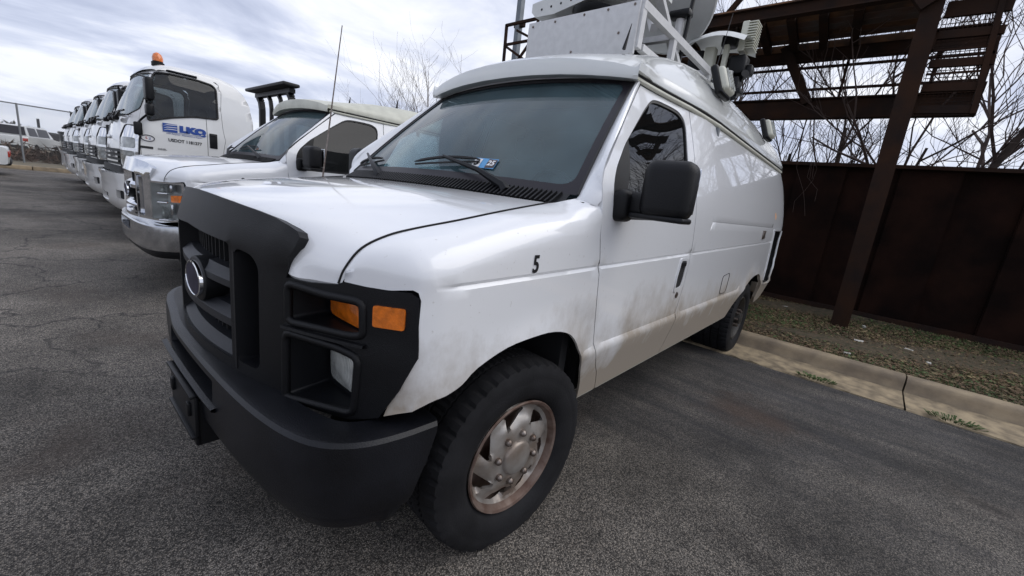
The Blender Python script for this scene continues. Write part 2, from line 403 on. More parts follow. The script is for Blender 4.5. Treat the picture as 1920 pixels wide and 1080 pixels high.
def lathe_wheel(van, x, y, front, s, lite=False):
    """wheel at hub (x,y,.375); s=+1 outer face towards +y"""
    t = empty('wheel'); t.parent = van; t.location = (x, y, .352); t.rotation_euler = (0, 0, (0 if s > 0 else pi)-(radians(5) if front else 0))
    n = 176; b = MB(); R = .386
    prof = [(.225, -.20), (.26, -.222), (.33, -.228), (.368, -.21), (.385, -.175), (R, -.13), (R, -.075), (R-.016, -.073), (R-.016, -.064), (R, -.062),
            (R, -.010), (R-.016, -.006), (R-.016, .003), (R, .005), (R, .062), (R-.016, .064), (R-.016, .073), (R, .075), (R, .105), (R-.006, .128), (.374, .150), (.352, .160), (.33, .164), (.318, .1625), (.31, .165), (.27, .162), (.245, .150), (.236, .140), (.226, .132), (.218, .115)]
    V = []; m = len(prof)
    for k in range(n):
        a = 2*pi*k/n
        for i, (r, h) in enumerate(prof):
            if i in (4, 5, 18, 19, 20) and k % 4 == 0: r -= .008
            if i in (5, 6, 9, 10, 13, 14, 17) and k % 2: r -= .004
            V.append(Vector((r*cos(a), h-.08+(.006 if k % 2 and i in (6, 10, 14) else 0), max(-.3515, r*sin(a)))))
    Fc = [(k*m+i, k*m+i+1, ((k+1) % n)*m+i+1, ((k+1) % n)*m+i) for k in range(n) for i in range(m-1)]
    b.add(V, Fc); b.build('tyre', m_rub, t, 30)
    b = MB(); b.lathe([(.224, .058), (.230, .064), (.226, .070), (.216, .066), (.208, .050), (.200, .02), (.196, -.05), (.19, -.12)], 64, AXY); b.lathe([(.197, -.02), (.0, -.02)], 32, AXY)
    b.build('rim', m_rustrim if s > 0 and not lite else m_drim, t, 40)
    if lite:
        b = MB(); b.lathe([(.198, -.015), (.16, .0), (.13, -.01), (.10, .035), (.06, .04), (.058, .09), (.04, .10), (0, .10)], 40, AXY); dk = b.build('wheel_disc', m_drim, t, 40)
        for k in range(8):
            a = 2*pi*k/8; b = MB(); b.lathe([(.015, .0), (.013, .05), (0, .055)], 8, Matrix.Translation((.082*cos(a), .03, .082*sin(a))) @ AXY); b.build('lug_nut', m_lug, dk, 30)
        return t
    # hubcap: dished steel cover with swept openings
    holes = []
    nh = 7
    for k in range(nh):
        a = 2*pi*k/nh+.35
        def P(r, da): return (r*cos(a+da), r*sin(a+da))
        holes.append(rounded([P(.126, -.16), P(.138, .08), P(.160, .34), P(.191, .54), P(.193, .28), P(.186, .04), P(.155, -.10)], .012, 3))
    def FH(u, v):
        r = hypot(u, v); a = math.atan2(v, u)
        h = interp(r, [0, .07, .085, .122, .140, .168, .190, .200, .206], [.052, .052, .051, .048, .038, .020, .016, .026, .030])
        ph = ((a-.35) % (2*pi/nh))/(2*pi/nh)
        if r > .115: h += .016*(.5-abs(ph-.78))*sstep(.115, .15, r)*sstep(.2, .185, r)*2
        return (-u, h+.012, v) if False else (u, h+.012, v)
    circ = [(.2055*cos(2*pi*k/64), .2055*sin(2*pi*k/64)) for k in range(64)]
    hc = panel('hubcap', FH, circ, m_steel, t, (0, 1, 0), holes, .011, .014, smooth=50, bstep=.010)
    b = MB(); b.lathe([(.070, .060), (.068, .073), (.060, .080), (.02, .084), (0, .084)], 36, AXY); b.build('hub_cover', m_steel, hc, 40)
    for k in range(8):
        a = 2*pi*k/8+.2
        b = MB(); b.lathe([(.020, -.004), (.018, .0), (.0135, -.001), (.0135, .012), (.0105, .017), (.005, .021), (0, .022)], 12, Matrix.Translation((.098*cos(a), .061, .098*sin(a))) @ AXY)
        b.build('lug_nut', m_lug, hc, 30)
    return t

def grille_front(van, chrome):
    mg = m_chrome if chrome else m_black
    def F(y, z):
        x = nose(y)+.002
        if z > 1.065: x -= .30*(z-1.065)-.012*sstep(1.065, 1.09, z)
        ay = abs(y)
        x += .014*sstep(.48, .60, ay)*sstep(1.05, 1.12, z)
        if ay > .555 and z < 1.05: x -= .05*(ay-.555)
        return (x, y, z)
    half = [(.0, 1.216), (.10, 1.214), (.25, 1.207), (.41, 1.195), (.52, 1.182), (.585, 1.170), (.617, 1.160), (.632, 1.145), (.628, 1.120), (.605, 1.085), (.588, 1.055), (.580, 1.02), (.578, .80), (.576, .645)]
    outl = half+[(-y, z) for y, z in reversed(half)][:-1]
    cen = rounded([(-.325, .695), (.325, .695), (.325, 1.082), (0, 1.098), (-.325, 1.082)], .015)
    slot = rounded([(.355, .70), (.468, .70), (.470, 1.03), (.440, 1.062), (.355, 1.072)], .03)
    slot2 = [(-y, z) for y, z in reversed(slot)]
    g = panel('grille', F, outl, mg, van, (1, 0, 0), [cen, slot, slot2], .05, .06, hole_depth=.11)
    b = MB()
    b.grid([[(nose(y)-.10, y, z) for y in [k*.05-.55 for k in range(23)]] for z in (.62, 1.12)])
    for z in (.75, .87, 1.0):
        pass
    b.build('grille_backing', m_dark, g)
    # radiator mesh ribs behind the bars
    b = MB()
    for k in range(-7, 8):
        y = k*.042; b.box((nose(y)-.078, y, .88), (.03, .006, .36))
    b.build('grille_rib', m_seal, g)['kind'] = 'stuff'
    zs = [(.932, .978), (.802, .852), (.678, .726)] if not chrome else [(.93, .985), (.76, .80)]
    for z0, z1 in zs:
        rows = []
        for k in range(17):
            y = -.335+k*.67/16; x = nose(y)-.006
            rows.append([(x, y, z0), (x, y, z1-.024), (x-.030, y, z1+.002), (x-.08, y, z1+.006), (x-.08, y, z0)])
        MB().grid(rows, True).build('grille_bar', mg if chrome else m_bar, g, 25)
    for s in (-1, 1):
        rows = [[(nose(y)+.026, y, z) for y in (s*.325, s*.36)] for z in (.66, 1.06)]
        b = MB(); y0 = s*.341; b.box((nose(y0)-.042, y0, .865), (.088, .030, .385)); b.build('grille_post', mg, g, 25)
    # lower sill of the grille
    rows = []
    for k in range(23):
        y = -.57+k*1.14/22; x = nose(y)
        rows.append([(x+.001, y, .640), (x+.001, y, .688), (x-.06, y, .70), (x-.10, y, .640)])
    MB().grid(rows, True).build('grille_sill', mg, g, 30)
    # oval emblem
    cx = nose(0)-.012; ey = .03; b = MB()
    el = lambda k, a, c: (a*cos(k*2*pi/40), c*sin(k*2*pi/40))
    b.grid([[(cx-.06, *[p+q for p, q in zip(el(k, .118, .080), (ey, .905))]) for k in range(40)], [(cx+.004, *[p+q for p, q in zip(el(k, .118, .078), (ey, .905))]) for k in range(40)], [(cx+.008, *[p+q for p, q in zip(el(k, .112, .072), (ey, .905))]) for k in range(40)], [(cx+.006, *[p+q for p, q in zip(el(k, .02, .01), (ey, .905))]) for k in range(40)]], True)
    em = b.build('emblem', m_black, g, 40)
    b = MB(); b.grid([[(cx+.004, *[p+q for p, q in zip(el(k, .100, .064), (ey, .905))]) for k in range(40)], [(cx+.018, *[p+q for p, q in zip(el(k, .099, .063), (ey, .905))]) for k in range(40)], [(cx+.020, *[p+q for p, q in zip(el(k, .094, .058), (ey, .905))]) for k in range(40)], [(cx+.013, *[p+q for p, q in zip(el(k, .090, .054), (ey, .905))]) for k in range(40)]], True)
    b.build('emblem_ring', m_chrome, em, 40)
    b = MB(); V = [(cx+.021, ey, .905)]+[(cx+.0175, p[0]+ey, p[1]+.905) for p in [el(k, .0925, .0565) for k in range(40)]]
    b.add(V, [(0, 1+k, 1+(k+1) % 40) for k in range(40)]); b.build('emblem_oval', m_oval, em, 40)

def bezel(van, s):
    mir = s < 0
    def F(y, z):
        x = nose(y)+.003
        if y > .93: x -= .10*(y-.93)
        x += .007*sstep(.90, .86, z)*sstep(1.02, .9, y)
        return (x, y, z)
    def FM(y, z): return F(y, z)
    outl = [(.580, 1.022), (.66, 1.022), (.745, 1.034), (.77, 1.046), (.83, 1.044), (.90, 1.046), (.945, 1.048), (.962, 1.036), (.970, .87), (.932, .765), (.885, .675), (.80, .645), (.580, .645)]
    up_ = rounded([(.586, 1.008), (.71, .999), (.822, 1.0), (.826, .905), (.79, .897), (.606, .893), (.586, .900)], .022)
    lo = rounded([(.586, .862), (.755, .858), (.822, .842), (.814, .668), (.60, .655), (.586, .66)], .026)
    bz = panel('headlight_bezel', FM, outl, m_black, van, (1, s*.3, 0) if not mir else (1, .3, 0), [up_, lo], .03, .03, mirror=mir, hole_depth=.0, bstep=.015)
    for hole, x1 in ((up_, .556), (lo, .552)):
        cy = .70; zc_ = sum(p[1] for p in hole)/len(hole); V = []; n = len(hole)
        for k, f in ((0, 1), (1, .985), (2, .93)):
            for (y, z) in hole:
                xx = F(y, z)[0]
                if k == 0: V.append((xx, y, z))
                elif k == 1: V.append((xx-.012, cy+(y-cy)*.985, zc_+(z-zc_)*.97))
                else: V.append((min(x1, xx-.022), cy+(y-cy)*.97, zc_+(z-zc_)*.84))
        Fc = [(r*n+i, r*n+(i+1) % n, (r+1)*n+(i+1) % n, (r+1)*n+i) for r in range(2) for i in range(n)]+[tuple(range(2*n, 3*n))]
        V = [(a, b*s, c) for a, b, c in V]
        MB().add(V, Fc).build('lamp_pocket', m_blk2, bz, 30)
        ring = [(a+.001, c, d) for a, c, d in V[:n]]; MB().tube([(a-.004, c, d) for a, c, d in ring+ring[:1]], .0125, 8, False).build('pocket_rim', m_black, bz, 60)
    # lip above the lower pocket, seam between the halves
    b = MB(); rows = []
    for k in range(12):
        y = .582+k*.26/11; x = F(y, .88)[0]
        rows.append([(x-.02, y*s, .886), (x+.012, y*s, .882), (x+.014, y*s, .874), (x-.02, y*s, .868)])
    b.grid(rows, True).build('bezel_lip', m_black, bz, 30)
    # lamps
    def lensb(y0, y1, z0, z1, x, bulge, name, mt, slope=0):
        o = rounded([(y0, z0), (y1, z0), (y1, z1), (y0, z1)], .02, 4)
        return panel(name, lambda y, z: (x+slope*(y-y0)+bulge*(1-((y-(y0+y1)/2)/((y1-y0)/2))**2*.7)*(1-((z-(z0+z1)/2)/((z1-z0)/2))**2*.7), y, z), o, mt, bz, (1, 0, 0), (), .02, .03, mirror=mir)
    h = lensb(.606, .812, .694, .842, .553, .020, 'headlight', m_lens)
    t_ = lensb(.612, .812, .908, .994, .562, .012, 'turn_signal', m_amber, -.02)
    o = rounded([(.857, .940), (.938, .944), (.938, 1.003), (.857, .999)], .006, 2)
    mk = panel('side_marker', lambda y, z: (F(y, z)[0]+.007, y, z), o, m_amber, bz, (1, 0, 0), (), .02, .012, mirror=mir)

def comp_light(van, s):
    """composite headlight of the chrome-fronted van"""
    mir = s < 0
    def F(y, z): return (nose(y)+.008-(.10*(y-.93) if y > .93 else 0), y, z)
    outl = rounded([(.585, 1.03), (.90, 1.040), (.955, 1.048), (.966, .87), (.905, .70), (.585, .645)], .012)
    hol = rounded([(.60, 1.015), (.935, 1.028), (.945, .88), (.89, .715), (.60, .69)], .012)
    bz = panel('headlight_bezel', F, outl, m_chrome, van, (1, .2, 0), [hol], .03, .03, mirror=mir, bstep=.015)
    b = MB(); n = len(hol); V = [F(y, z) for y, z in hol]+[(min(F(y, z)[0]-.03, .56-.1*max(0, y-.8)), y, z) for y, z in hol]
    Fc = [(i, (i+1) % n, n+(i+1) % n, n+i) for i in range(n)]+[tuple(range(n, 2*n))]
    b.add([(a, c*s, d) for a, c, d in V], Fc); b.build('lamp_bucket', m_refl, bz, 30)
    for z, w_ in ((.935, .20), (.862, .26), (.705, .22)):
        b = MB(); b.rbox((.615-.02, s*(.62+w_/2), z), (.07, w_, .014), .004, 2, Matrix.Rotation(-s*.45, 4, 'Z')); b.build('reflector_shelf', m_chrome, bz, 30)
    for y, z, h in ((.80, .985, .06), (.80, .80, .10)):
        b = MB(); b.rbox((.55, s*y, z), (.02, .15, h), .008, 2, Matrix.Rotation(-s*.5, 4, 'Z')); b.build('reflector_facet', m_chrome2, bz, 30)
    for z in (.965, .755):
        b = MB(); b.lathe([(.055, .0), (.045, -.03), (.01, -.045), (0, -.045)], 20, Matrix.Translation((.615, s*.665, z)) @ RY); b.build('reflector_bowl', m_lens, bz, 40)
    ln = panel('headlight', lambda y, z: (F(y, z)[0]+.006, y, z), hol, m_clear, bz, (1, .2, 0), (), .04, .005, mirror=mir)
    o = [(.845, .865), (.935, .872), (.945, .935), (.845, .925)]
    panel('side_marker', lambda y, z: (F(y, z)[0]+.012, y, z), o, m_amber, bz, (1, .2, 0), (), .02, .012, mirror=mir)
m_clear = glass('clear_lamp_lens', (.85, .88, .88), .03, .05)

BP = [(.812, 0), (.810, .25), (.800, .5), (.782, .68), (.753, .81), (.707, .895), (.63, .950), (.53, .975), (.405, .985)]
BPR = [(.660, -.11), (.6625, -.030), (.659, -.011), (.649, -.001), (.61, .003), (.54, .004), (.455, .0), (.436, -.004), (.428, -.022), (.415, -.022), (.385, -.030), (.365, -.05), (.36, -.12)]
def bumper(van, chrome):
    c = cmr([(p[0]-.030*sstep(.1, .6, p[1]), -p[1], 0) for p in BP[:0:-1]]+[(p[0], p[1], 0) for p in BP], 6)
    nn = []
    for i, q in enumerate(c):
        d = (c[min(i+1, len(c)-1)]-c[max(i-1, 0)]); nn.append(Vector((d.y, -d.x, 0)).normalized())
    S = [0]
    for i in range(1, len(c)): S.append(S[-1]+(c[i]-c[i-1]).length)
    tot = S[-1]; S = [q-tot/2 for q in S]
    PV = [0]
    for i in range(1, len(BPR)): PV.append(PV[-1]+hypot(BPR[i][0]-BPR[i-1][0], BPR[i][1]-BPR[i-1][1]))
    def at(u, v, o=0):
        q = Vector((interp(u, S, [p.x for p in c]), interp(u, S, [p.y for p in c]), 0)); n = Vector((interp(u, S, [p.x for p in nn]), interp(u, S, [p.y for p in nn]), 0)).normalized()
        z = interp(v, PV, [p[0] for p in BPR]); d = interp(v, PV, [p[1] for p in BPR])+o
        q = q+n*d; q.z = z-.016*sstep(.15, -.5, q.y)*sstep(.60, .66, z)
        e = sstep(.60, .40, q.x); q.x += e*(.675-z)*.42
        return q
    vz = lambda z: interp(-z, [-p[0] for p in BPR[1:]], PV[1:])
    v0 = 0; vsplit = PV[8]; L_ = tot/2
    sl = rounded([(-.33, vz(.632)), (.33, vz(.632)), (.33, vz(.552)), (-.33, vz(.552))], .012)
    mm = m_chrome2 if chrome else m_bump
    outl = [(-L_, 0), (L_, 0), (L_, vsplit-.001), (-L_, vsplit-.001)]
    rows = [(u, v) for v in PV[1:8] for u in [k*.028-1.4 for k in range(101)]]
    bp = panel('front_bumper', lambda u, v: at(u, v), outl, mm, van, lambda p: (p.x-.2, p.y*.6, .35 if p.z > .66 else 0), [sl], .06, .02, rows=rows, hole_depth=.06)
    outl = [(-L_, vsplit+.002), (L_, vsplit+.002), (L_-.06, PV[-1]), (-L_+.06, PV[-1])]
    rows = [(u, v) for v in PV[9:12] for u in [k*.028-1.4 for k in range(101)]]
    panel('bumper_valance', lambda u, v: at(u, v), outl, m_bump if not chrome else m_black, bp, lambda p: (p.x-.2, p.y*.6, -.3), (), .05, .02, rows=rows)
    b = MB(); b.box((.735, 0, .592), (.02, .70, .1)); b.build('air_inlet', m_dark, bp)
    if not chrome:
        b = MB(); b.rbox((.828, .02, .435), (.014, .36, .19), .004); b.box((.785, .185, .42), (.09, .02, .17)); b.box((.785, -.145, .42), (.09, .02, .17)); b.rbox((.834, .02, .525), (.026, .36, .012), .004); b.rbox((.834, .02, .37), (.026, .36, .012), .004)
        for y in (-.1, .14):
            b.rbox((.839, y, .46), (.014, .03, .05), .004)
        b.build('plate_bracket', m_blk2, bp)
        b = MB(); rows = []
        for k in range(13):
            y = -.36+k*.06; x = interp(abs(y), [p[1] for p in BP], [p[0] for p in BP])
            rows.append([(x+.002, y, .535), (x+.018, y, .541), (x+.02, y, .549), (x+.003, y, .553)])
        b.grid(rows, True).build('inlet_ledge', m_bump, bp, 30)

def mirror_part(van, s):
    sh = MB(); sx = lambda c: (c[0], c[1]*s, c[2])
    M1 = Matrix.Rotation(s*.10, 4, 'Z')
    sh.rbox(sx((-.50, 1.168, 1.412)), (.13, .195, .225), .045, 5, M1)
    m = sh.build('mirror', m_black, van, 60)
    b = MB(); b.rbox(sx((-.50, 1.10, 1.345)), (.085, .24, .10), .03, 4); b.rbox(sx((-.47, 1.00, 1.335)), (.11, .075, .130), .03, 4); b.build('mirror_arm', m_black, m, 60)
    b = MB(); b.rbox(sx((-.50, 1.15, 1.303)), (.11, .22, .022), .008, 2); b.build('mirror_trim', m_blk2, m, 40)
    b = MB(); b.rbox(sx((-.577, 1.168, 1.42)), (.012, .16, .18), .005, 2, M1); b.build('mirror_glass', m_chrome, m, 30)

def ws(u, v):
    y0 = u*.885; y1 = u*.735; p0 = Vector((-.215-.085*u*u, y0, 1.362-.012*u*u)); p1 = Vector((-.84-.06*u*u, y1, 1.977-.032*u*u))
    p = p0.lerp(p1, v); bl = .03*4*v*(1-v)*(1-u*u*.6); return p+Vector((bl*.6, 0, bl*.7))
def build_van(root, style):
    chrome = style == 'chrome'; P = m_paint2 if chrome else m_paint; van = root
    # ---- hood
    cols = [[(-.125, 0, 1.322), (.15, 0, 1.305), (.40, 0, 1.278), (.60, 0, 1.248), (.70, 0, 1.222), (.742, 0, 1.190), (.735, 0, 1.15), (.70, 0, 1.12)],
            [(-.13, .35, 1.320), (.14, .35, 1.300), (.38, .35, 1.271), (.57, .35, 1.241), (.66, .35, 1.216), (.705, .35, 1.183), (.70, .35, 1.14), (.665, .35, 1.10)],
            [(-.155, .57, 1.316), (.12, .57, 1.287), (.34, .57, 1.255), (.52, .57, 1.221), (.60, .57, 1.197), (.640, .57, 1.163), (.662, .57, 1.11), (.676, .57, 1.035)],
            [(-.175, .70, 1.313), (.10, .70, 1.278), (.30, .70, 1.243), (.46, .70, 1.208), (.54, .70, 1.182), (.598, .685, 1.145), (.632, .68, 1.09), (.641, .675, 1.033)],
            [(a-.001, c-.0055, d-.001) for a, c, d in GAPC]]
    cc = [cmr(c, 5) for c in cols]; rows = []
    for i in range(len(cc[0])):
        q = [c[i] for c in cc]; q = [Vector((a.x, -a.y, a.z)) for a in q[:0:-1]]+q
        rows.append(cmr(q, 5))
    b = MB(); b.grid(rows); n = len(rows); m = len(rows[0])
    ring = [(0, k) for k in range(m)]+[(i, m-1) for i in range(1, n)]+[(n-1, k) for k in range(m-2, -1, -1)]+[(i, 0) for i in range(n-2, 0, -1)]
    base = len(b.v); cen = Vector((.2, 0, 1.0))
    for i, k in ring:
        p = b.v[i*m+k]; d = Vector((0, 0, -.025)); d += Vector((-.02 if i == n-1 else 0, 0, 0)); b.v.append(p+d+Vector((0, -.004 if p.y > 0 else .004, 0)))
    R = len(ring)
    for a in range(R):
        i, k = ring[a]; i2, k2 = ring[(a+1) % R]; b.f.append((i*m+k, i2*m+k2, base+(a+1) % R, base+a))
    hood = b.build('hood', P, van, 40)
    # ---- sides
    bez_edge = [(.545, .682), (.522, .77), (.4985, .87), (.4975, 1.03), (.5035, 1.052), (.512, 1.057), (.541, 1.047), (.575, 1.039), (.6045, 1.037)]
    arch = [(-.455, .44), (-.425, .53), (-.368, .627), (-.304, .733), (-.219, .814), (-.099, .849), (.031, .853), (.164, .84), (.286, .798), (.345, .757), (.40, .738), (.453, .73), (.524, .70)]
    front = [(p[0]+.0055, p[1]) for p in DOOR_F if p[1] < 1.3]
    arch = [tuple(q)[:2] for q in cmr([(p[0], p[1], 0) for p in arch], 3)]
    top = [(x, zr(x)+.2) for x in [-.335, -.30, -.27, -.24, -.21, -.19, -.15, -.10, 0, .08, .15, .22, .30, .36, .42, .46, .50, .53, .565, .585, .601]]
    f_out = list(reversed(bez_edge[:0:-1]))
    outl = arch+bez_edge+top[::-1]+front[::-1]
    rows = [(x, zcrease(x)+d) for x in [k*.04-.42 for k in range(23)] for d in (-.011, -.005, 0, .005, .011)]
    rows += [(x, z) for x in (-.6, -.56, -.52, -.48, -.44, -.40, -.36) for z in PZ[2:9]]
    rows += [(.47+i*.012, zr(.47+i*.012)+j*.02) for i in range(11) for j in range(-3, 11) if zr(.47+i*.012)+j*.02 > 1.06]
    # door and rear side outlines
    door = DOOR_F+DOOR_R
    drows = [(x, zcrease(x)+d) for x in [k*.045-1.52 for k in range(27)] for d in (-.011, -.005, 0, .005, .011)]+[(x, z) for x in [k*.05-1.5 for k in range(24)] for z in PZ[2:10]]
    rarch = [tuple(q)[:2] for q in cmr([(-4.27, .50, 0), (-4.235, .64, 0), (-4.13, .755, 0), (-3.95, .807, 0), (-3.72, .80, 0), (-3.50, .748, 0), (-3.33, .685, 0), (-3.17, .58, 0), (-3.06, .44, 0)], 4)]
    side = off(DOOR_R, -.007)[::-1]+[(-1.9, 1.948), (-4.70, 1.948), (-4.74, 1.90), (-4.78, 1.70), (-4.84, 1.45), (-4.87, 1.30), (-4.865, 1.298)]
    tail = [(-4.765, 1.275), (-4.60, 1.272), (-4.24, 1.268), (-4.27, 1.06), (-4.33, .86), (-4.33, .74), (-4.37, .705), (-4.775, .70)]
    side = side+[(-4.24, 1.290), (-4.215, 1.285), (-4.25, 1.06), (-4.31, .84), (-4.28, .70), (-4.32, .665), (-4.72, .66), (-4.78, .61), (-4.74, .54), (-4.62, .45), (-4.36, .42)]+rarch
    srows = [(x, zcrease(x)+d) for x in [k*.041-4.25 for k in range(67)] for d in (-.011, -.005, 0, .005, .011)]+[(x, z) for x in [k*.07-3.1 for k in range(23)] for z in PZ[2:10]]+[(x, 1.305+d) for x in [k*.08-4.1 for k in range(29)] for d in (-.012, 0, .012)]
    win_in = [(-.52 if False else p[0], p[1]) for p in WIN]
    for s in (1, -1):
        mir = s < 0
        fd = panel('fender', F_fender, outl, P, van, lambda p: (max(0, p.x-.35)*2, 1, .4 if p.z > 1.0 else 0), (), .045, .010, rows=rows, mirror=mir)
        dr = panel('front_door', F_side, door, P, van, (0, 1, 0), [WIN], .05, .03, rows=drows, mirror=mir, hole_depth=.015)
        cx, cz = -.9, 1.6
        inn = [(p[0]+(cx-p[0])*.018, p[1]+(1.58-p[1])*.05) for p in WIN]
        panel('window_seal', lambda u, v: (u, sideY(u, v)-.004, v), [(p[0]+(p[0]-cx)*.004, p[1]+(p[1]-cz)*.008) for p in WIN], m_seal, dr, (0, 1, 0), [inn], .05, .012, mirror=mir)
        panel('door_glass', lambda u, v: (u, (lambda t: sideY(u, 1.29)*(1-t)+sideY(u, 1.90)*t+.080*t*(1-t))((v-1.29)/.61)-.012, v), inn, m_tint if s > 0 or chrome else m_wind, dr, (0, 1, 0), (), .07, 0, mirror=mir)
        panel('mirror_sail', lambda u, v: (u, sideY(u, v)-.002, v), [(-.455, 1.285), (-.43, 1.30), (-.424, 1.405), (-.465, 1.482), (-.585, 1.59), (-.64, 1.627), (-.60, 1.50), (-.555, 1.40), (-.55, 1.285)], m_black, dr, (0, 1, 0), (), .05, .006, mirror=mir)
        rec = rounded([(-1.365, 1.062), (-1.452, 1.060), (-1.450, .94), (-1.435, .90), (-1.355, .893), (-1.350, .96)], .014)
        hd = panel('door_handle', lambda u, v: (u, sideY(u, v)+.006, v), rounded([(-1.352, 1.078), (-1.468, 1.076), (-1.462, .93), (-1.445, .872), (-1.345, .868), (-1.338, .96)], .02), P, dr, (0, 1, 0), [rec], .03, .010, mirror=mir)
        panel('handle_recess', lambda u, v: (u, sideY(u, v)+.0025, v), rec, m_dark, hd, (0, 1, 0), (), .03, 0, mirror=mir)
        b = MB(); b.rbox((-1.40, s*(sideY(-1.40, 1.035)+.008), 1.04), (.075, .01, .028), .004); b.build('handle_paddle', m_blk2, hd, 30)
        b = MB(); b.lathe([(.019, 0), (.018, .006), (.0, .007)], 16, Matrix.Translation((-1.415, s*(sideY(-1.415, .845)), .845)) @ (AXY if s > 0 else Matrix.Rotation(pi, 4, 'Z') @ AXY)); b.build('door_lock', m_lug, dr, 30)
        sp = panel('side_panel', F_side, side, P, van, (0, 1, 0), (), .055, .03, rows=srows, mirror=mir)
        # empty tail lamp cavity at the rear corner
        ring = [(-4.235, 1.27), (-4.262, 1.06), (-4.322, .85), (-4.305, .71), (-4.34, .67), (-4.70, .67), (-4.83, .87), (-4.87, 1.0), (-4.87, 1.27)]
        V = [F_side(*p) for p in ring]+[(p[0], F_side(*p)[1]-.16, p[1]) for p in ring]; k = len(ring)
        V = [(a, c*s, d) for a, c, d in V]
        MB().add(V, [(i, (i+1) % k, k+(i+1) % k, k+i) for i in range(k)]+[tuple(range(k, 2*k))]).build('tail_lamp_cavity', m_dark, sp, 0)
        fe = MB(); fe.tube([(q.x+rnd.uniform(-.008, .008), s*(sideY(q.x, q.y)+.004), q.y) for q in cmr([(-4.87, 1.28, 0), (-4.875, 1.12, 0), (-4.86, .96, 0), (-4.80, .84, 0), (-4.69, .68, 0)], 4)], .012, 6)
        fe.tube([(x, s*(sideY(x, 1.28)+.002), 1.283) for x in (-4.23, -4.45, -4.65, -4.87)], .012, 6); fe.tube([(x, s*(sideY(x, .67)+.002), .672+.01*sin(x*40)) for x in (-4.31, -4.45, -4.6, -4.69)], .012, 6); fe.tube([(x, s*(sideY(x, z)+.001), z) for x, z in ((-4.236, 1.27), (-4.262, 1.06), (-4.322, .85), (-4.305, .71))], .009, 6)
        fe.build('cavity_flange', P, sp, 40)
        fu = rounded([(-2.66, .905), (-2.45, .89), (-2.47, .735), (-2.66, .735)], .04, 5)
        if s > 0:
            pts = [F_side(*q) for q in fu+fu[:1]]
            MB().tube([(a, c+.001, d) for a, c, d in pts], .003, 4).build('fuel_door', m_txt, sp)
            b = MB(); b.rbox((-3.66, sideY(-3.66, 1.23)+.006, 1.23), (.09, .014, .085), .005); b.build('side_reflector', m_lug, sp, 30)
            panel('paint_scar', lambda u, v: (u, sideY(u, v)+.0012, v), rounded([(-4.14, 1.46), (-4.19, 1.475), (-4.25, 1.43), (-4.21, 1.39), (-4.16, 1.415)], .02), mat('orange_marker_paint', (.75, .42, .22), .6), sp, (0, 1, 0), (), .03, 0)
        for nm, pts in (('door_seam', [F_side(a+.003, c) for a, c in DOOR_F if c < 1.33]), ('door_seam', [F_side(a-.003, c) for a, c in DOOR_R]), ('bonnet_seam', [(q.x, q.y-.003, q.z+.001) for q in _g])):
            if nm[0] == 'd':
                src = DOOR_F[:8] if nm == 'door_seam' and pts[0][0] > -1.2 else DOOR_R; ox = .003 if src is not DOOR_R else -.003
                dn = [(a1+(a2-a1)*k/8, c1+(c2-c1)*k/8) for (a1, c1), (a2, c2) in zip(src[:-1], src[1:]) for k in range(8)]; pts = [F_side(a+ox, c) for a, c in dn]
            MB().tube([(a, (c-.0055)*s, d) for a, c, d in pts], .0042 if nm[0] == 'd' else .0036, 5).build(nm, m_dark, fd if nm[0] == 'b' else dr, 0)  # dark tubes sunk in the panel gaps stand in for their shade
        # pillar between windshield and door
        Pa = [ws(1, k/18)+Vector((.002, .006, .004)) for k in range(19)]
        Pb = cmr([(-.322, sideY(-.33, 1.345)-.002, 1.345), (-.354, sideY(-.36, 1.47), 1.475), (-.60, sideY(-.60, 1.68), 1.685), (-.925, sideY(-.93, 1.935), 1.945)], 6)
        rows_ = []
        for a, c in zip(Pa, Pb):
            mdl = (a+c)/2+Vector((.012, .010, .008)); rows_.append([a+Vector((-.02, -.02, -.02)), a, (a+mdl)/2+Vector((.004, .002, .002)), mdl, (c+mdl)/2+Vector((.002, .004, .0)), c, c+Vector((-.01, -.03, 0))])
        rows_.insert(0, [q+Vector((.010, -.014, -.026)) for q in rows_[0]])
        MB().grid([[(q.x, q.y*s, q.z) for q in r_] for r_ in rows_]).build('a_pillar', P, van, 50)
        # drip rail along the roof edge
        pth = [(-.86, s*(sideY(-.9, 1.945)+.002), 1.952)]+[(x, s*(sideY(x, 1.95)+.010), 1.950) for x in (-1.0, -1.2, -1.5, -2, -3, -4, -4.4, -4.66)]
        dg = MB(); dg.tube(pth, .013, 6); dg.build('drip_rail', m_cream, van, 60)
        pth = [(a, c+s*.001, d+.018) for a, c, d in pth]
        MB().tube(pth, .012, 5).build('roof_seam', m_seal, van, 60)
        mirror_part(van, s)
        (comp_light if chrome else bezel)(van, s)
        for x in (0, -3.60):
            lathe_wheel(van, x, s*(.912 if x == 0 else .895), x == 0, s, chrome or x != 0)
        # wheel housings
        for x, r0_ in ((0.02, .55), (-3.68, .56)):
            b = MB(); b.lathe([(r0_-.03, -.03), (r0_-.05, -.42), (.1, -.42)], 20, Matrix.Translation((x, s*.93, .37)) @ (AXY if s > 0 else Matrix.Rotation(pi, 4, 'Z') @ AXY), radians(-8), radians(188)); b.build('wheel_housing', m_dark, van, 40)
    # ---- floor, firewall and dark blocks added behind panel gaps to keep them dark
    b = MB(); b.box((-2.1, 0, .47), (5.1, 1.78, .06)); b.box((.12, 0, .85), (.9, 1.0, .36)); b.box((-.30, 0, .93), (.05, 1.86, .80)); b.box((-4.80, 0, 1.2), (.04, 1.6, 1.4)); b.box((-2.0, 0, .34), (4.4, .9, .16)); b.box((.25, 0, 1.06), (.8, 1.2, .1))
